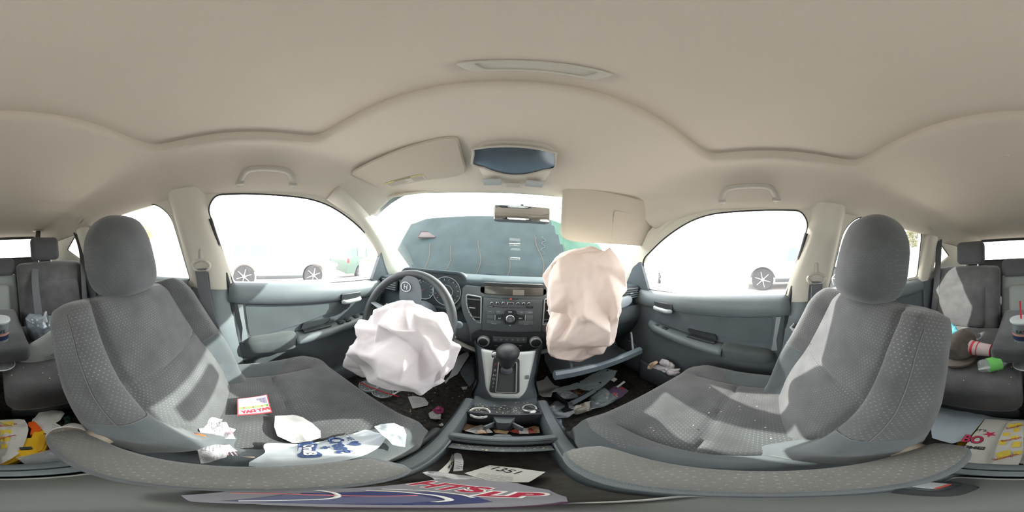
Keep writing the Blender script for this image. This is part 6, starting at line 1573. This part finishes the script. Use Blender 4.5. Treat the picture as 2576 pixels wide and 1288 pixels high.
for q in (.55, .80, .90): MB().tube([b+R @ V(((lerp(.026, .038, q)+.001)*cos(a), (lerp(.026, .038, q)+.001)*sin(a), .11*q)) for a in [k/40*2*pi for k in range(40)]], .0022 if q > .6 else .001, 6, closed=True).build('red_stripe', redM, t)
t, R, b = cup('plastic_cup', 'smoky cup marked SAVE with pale lid and red straw on the folded rear armrest', (-.003, -.625, .850), (0, 0, 1), .092, .036, .044, clearD, MATS['clear rim'])
MB().lathe([(.001, .100), (.040, .100), (.046, .098), (.0475, .092), (.046, .088)], b, 40).build('cup_lid', mat('pale lid', (.55, .60, .62), rough=.3), t, label='pale translucent lid')
MB().lathe([(.0378, .012), (.0395, .035)], b, 40, cap=False).build('dark_drink', mat('dark drink', (.03, .04, .10), rough=.2), t)
MB().tube([b+V((.002, .0, .03)), b+V((.004, .006, .175))], .0035, 10).build('drinking_straw', redM, t, label='red straw')
for ch, a in (('S', 28), ('A', 9), ('V', -10), ('E', -29)):
    aa = radians(90-a*1.0); rad_ = .0425; o_ = b+V((rad_*cos(aa), rad_*sin(aa), .055)); text('cup_lettering', ch, .019, frame(o_, V((sin(aa), -cos(aa), 0))*-1 if False else V((-sin(aa), cos(aa), 0)), (0, 0, 1)), ink, t, bold=.0006)
MB().lathe([(.0405, .034), (.0412, .044)], b, 40, cap=False).build('print_band', mat('peach print', (.62, .30, .24), rough=.5), t)
c = on(5, 922, 'z', .745); t = thing('cup_lid', 'clear plastic lid lying on the rear seat cushion under the armrest', 'cup lid', tuple(c))
MB().lathe([(.046, 0), (.048, .004), (.044, .008), (.036, .004), (.001, .004)], (c.x, c.y-.015, .742), 40).build('lid_disc', clearP, t); MB().tube([(c.x+.047*cos(a), c.y-.015+.047*sin(a), .748) for a in [k/40*2*pi for k in range(40)]], .0015, 6, closed=True).build('lid_rim', MATS['clear rim'], t)
# rear right: cap, blue bag, red cup, bottle, paper
c = on(2416, 908, 'z', .745)
t = thing('baseball_cap', 'brown grey baseball cap with worn patches lying on the right rear seat', 'cap', (c.x, c.y-.03, .74))
capM = mat('worn brown cap cloth', (.125, .105, .092), rough=.95, noise_amt=.35, nscale=14, bump=.5, bscale=500)
ol = [on(x, y, 'y', -.62) for x, y in ((2384, 900), (2384, 856), (2395, 842), (2412, 836), (2428, 846), (2446, 862), (2456, 890), (2440, 905), (2410, 908))]
blob('crown', ol, (sum(p.x for p in ol)/len(ol), -.64, sum(p.z for p in ol)/len(ol)), (1, 0, 0), (0, 0, 1), .09, capM, t, amp=.008, scale=14, res=5, power=.8)
ol = pts(.752, (2384, 922), (2384, 905), (2420, 895), (2456, 893), (2450, 910), (2430, 921), (2405, 924)); P2 = [V((p.x, p.y, .750)) for p in curve(ol, 40, True)]
MB().prism(P2, (0, 0, 0), (0, 0, .010)).build('brim', mat('cap brim', (.15, .125, .11), rough=.9), t)
ol = [on(x, y, 'y', -.70) for x, y in ((2380, 846), (2380, 812), (2390, 812), (2404, 822), (2412, 834), (2396, 844))]; blob('plastic_bag', ol, sum(ol, V((0, 0, 0)))/6, (1, 0, 0), (0, 0, 1), .02, mat('turquoise film', (.18, .58, .66), rough=.5, tl=.3), amp=.012, scale=22, res=5); single(C.objects[-1] if False else [o for o in C.objects if o.name.startswith('plastic_bag') and 'label' not in o][-1], 'turquoise crumpled bag behind the cap on the right rear seat', 'plastic bag')
b = on(2460, 876, 'y', -.62)
t, R, b = cup('plastic_cup', 'red and clear printed cup lying between the cap and the rear armrest', b+V((.03, 0, 0)), (-.075, .01, .0), .085, .036, .027, mat('frosted cup', (.70, .58, .58), rough=.3, alpha=.8), redM)
MB().lathe([(.0355, .004), (.034, .020)], b, 40, R, cap=False).build('red_base', redM, t)
MB().tube([b+R @ V((.0325*cos(a), .0325*sin(a), .035)) for a in [k/40*2*pi for k in range(40)]], .002, 6, closed=True).build('red_stripe', redM, t)
b = on(2462, 914, 'y', -.52); t = thing('water_bottle', 'crushed clear bottle with a green label lying beside the cap on the rear seat', 'bottle', tuple(b))
ax = V((-.075, -.045, .0)); R = ax.normalized().to_track_quat('Z', 'Y').to_matrix()
MB().lathe([(.001, .008), (.010, .004), (.022, 0), (.029, .010), (.030, .05), (.028, .075), (.012, .10), (.012, .115), (.001, .115)], (b.x, b.y, .772), 10, R, cap=False).build('bottle_body', clearP, t)
MB().lathe([(.0308, .030), (.0308, .075)], (b.x, b.y, .772), 24, R, cap=False).build('bottle_label', mat('bottle label green', (.16, .50, .12), rough=.4), t, label='green label')
o, h = sheet('paper_sheet', pts(.745, (2460, 930), (2512, 912), (2516, 923), (2461, 933)), .748, paper, amp=.003, scale=20, seed=3); single(o, 'white paper slip under the crushed bottle on the rear seat', 'paper')
# rear left: tied bag and leaning white bag
ol = [on(x, y, 'y', -.80) for x, y in ((63, 800), (75, 791), (105, 791), (112, 799), (118, 785), (121, 796), (140, 795), (150, 803), (150, 830), (130, 860), (95, 862), (78, 856), (67, 835))]
t = thing('plastic_bag', 'tied translucent grey plastic bag on the left rear seat', 'plastic bag', (-.22, -.80, .74))
o = blob('bag_film', ol, (sum(p.x for p in ol)/13, -.80, sum(p.z for p in ol)/13), (1, 0, 0), (0, 0, 1), .08, mat('cloudy grey film', (.22, .26, .30), rough=.2, spec=.8, noise_amt=.3, nscale=10), t, amp=.022, scale=14, res=6, power=.9)
k = on(115, 805, 'y', -.72); MB().tube([k+V((0, 0, -.01)), k+V((.004, 0, .02)), k+V((-.004, 0, .045))], [.010, .008, .004], 8).build('bag_knot', mat('pale film knot', (.6, .62, .64), rough=.3), t)
ol = [on(x, y, 'y', -.60) for x, y in ((38, 900), (50, 884), (80, 862), (140, 822), (152, 822), (160, 900), (160, 952), (135, 940), (90, 928), (55, 915))]
t = thing('plastic_bag', 'white bag with a grey printed mark leaning behind the driver seat on the rear cushion', 'plastic bag', tuple(ol[0]))
blob('bag_film', ol, sum(ol, V((0, 0, 0)))/len(ol), (1, 0, 0), (0, 0, 1), .018, mat('matt white film', (.60, .64, .64), rough=.5, tl=.2), t, amp=.006, scale=10, res=5, power=.9)
q = [on(x, y, 'y', -.575) for x, y in ((128, 894), (133, 889), (148, 900), (148, 906))]; MB().prism(q, (0, 0, 0), (0, .002, 0)).build('printed_mark', mat('grey green print', (.32, .38, .36)), t, smooth=False)
# yellow package and dark clothes filling the rear footwell
heap('yellow_package', 'yellow package under the white food bag on the rear floor', 'package', rz+.01, ((2420, 1032), (2445, 1031), (2475, 1038), (2490, 1048), (2450, 1060), (2380, 1158), (2398, 1140), (2420, 1070)), yel, .02, .006, 20, 4)
heap('green_wrapper', 'dark green wrapper under the toy on the rear floor', 'wrapper', rz, ((118, 1120), (160, 1120), (158, 1130), (120, 1138)), mat('dark green film', (.02, .10, .05), rough=.3), .015, .012, 30, 4)
heap('green_wrapper', 'dark green and white wrapper beneath the white paper on the rear floor', 'wrapper', rz, ((150, 1052), (175, 1044), (180, 1060), (160, 1072)), mat('dark green film', (.02, .10, .05)), .02, .012, 30, 5)
t, h = litter('checked_wrapper', 'red and white checked food wrapper behind the console by the driver seat', 'wrapper', rz+.02, ((120, 1140), (160, 1128), (185, 1130), (215, 1150), (232, 1166), (190, 1160), (150, 1148)), paper, amp=.006, scale=20, seed=5)
for i in range(5): patch('red_check', rz+.02, ((140+i*18, 1135+i*4), (152+i*18, 1137+i*5), (150+i*18, 1142+i*5), (138+i*18, 1140+i*4)), h, redM, t)
o, h = sheet('paper_sheet', pts(rz, (2322, 1185), (2360, 1172), (2420, 1170), (2440, 1178), (2400, 1184)), rz, paperT, amp=.010, scale=20, seed=3); single(o, 'lilac white paper behind the passenger armrest on the rear floor', 'paper')
# torn tag on driver bolster
c = on(497, 800, 'y', -.27); o = MB().box((c.x, c.y, c.z), (.022, .004, .016), r=.001, rot=(0, .5, 0)).build('seat_tag', paper); single(o, 'small white cloth tag sticking out of the driver seat side', 'tag')
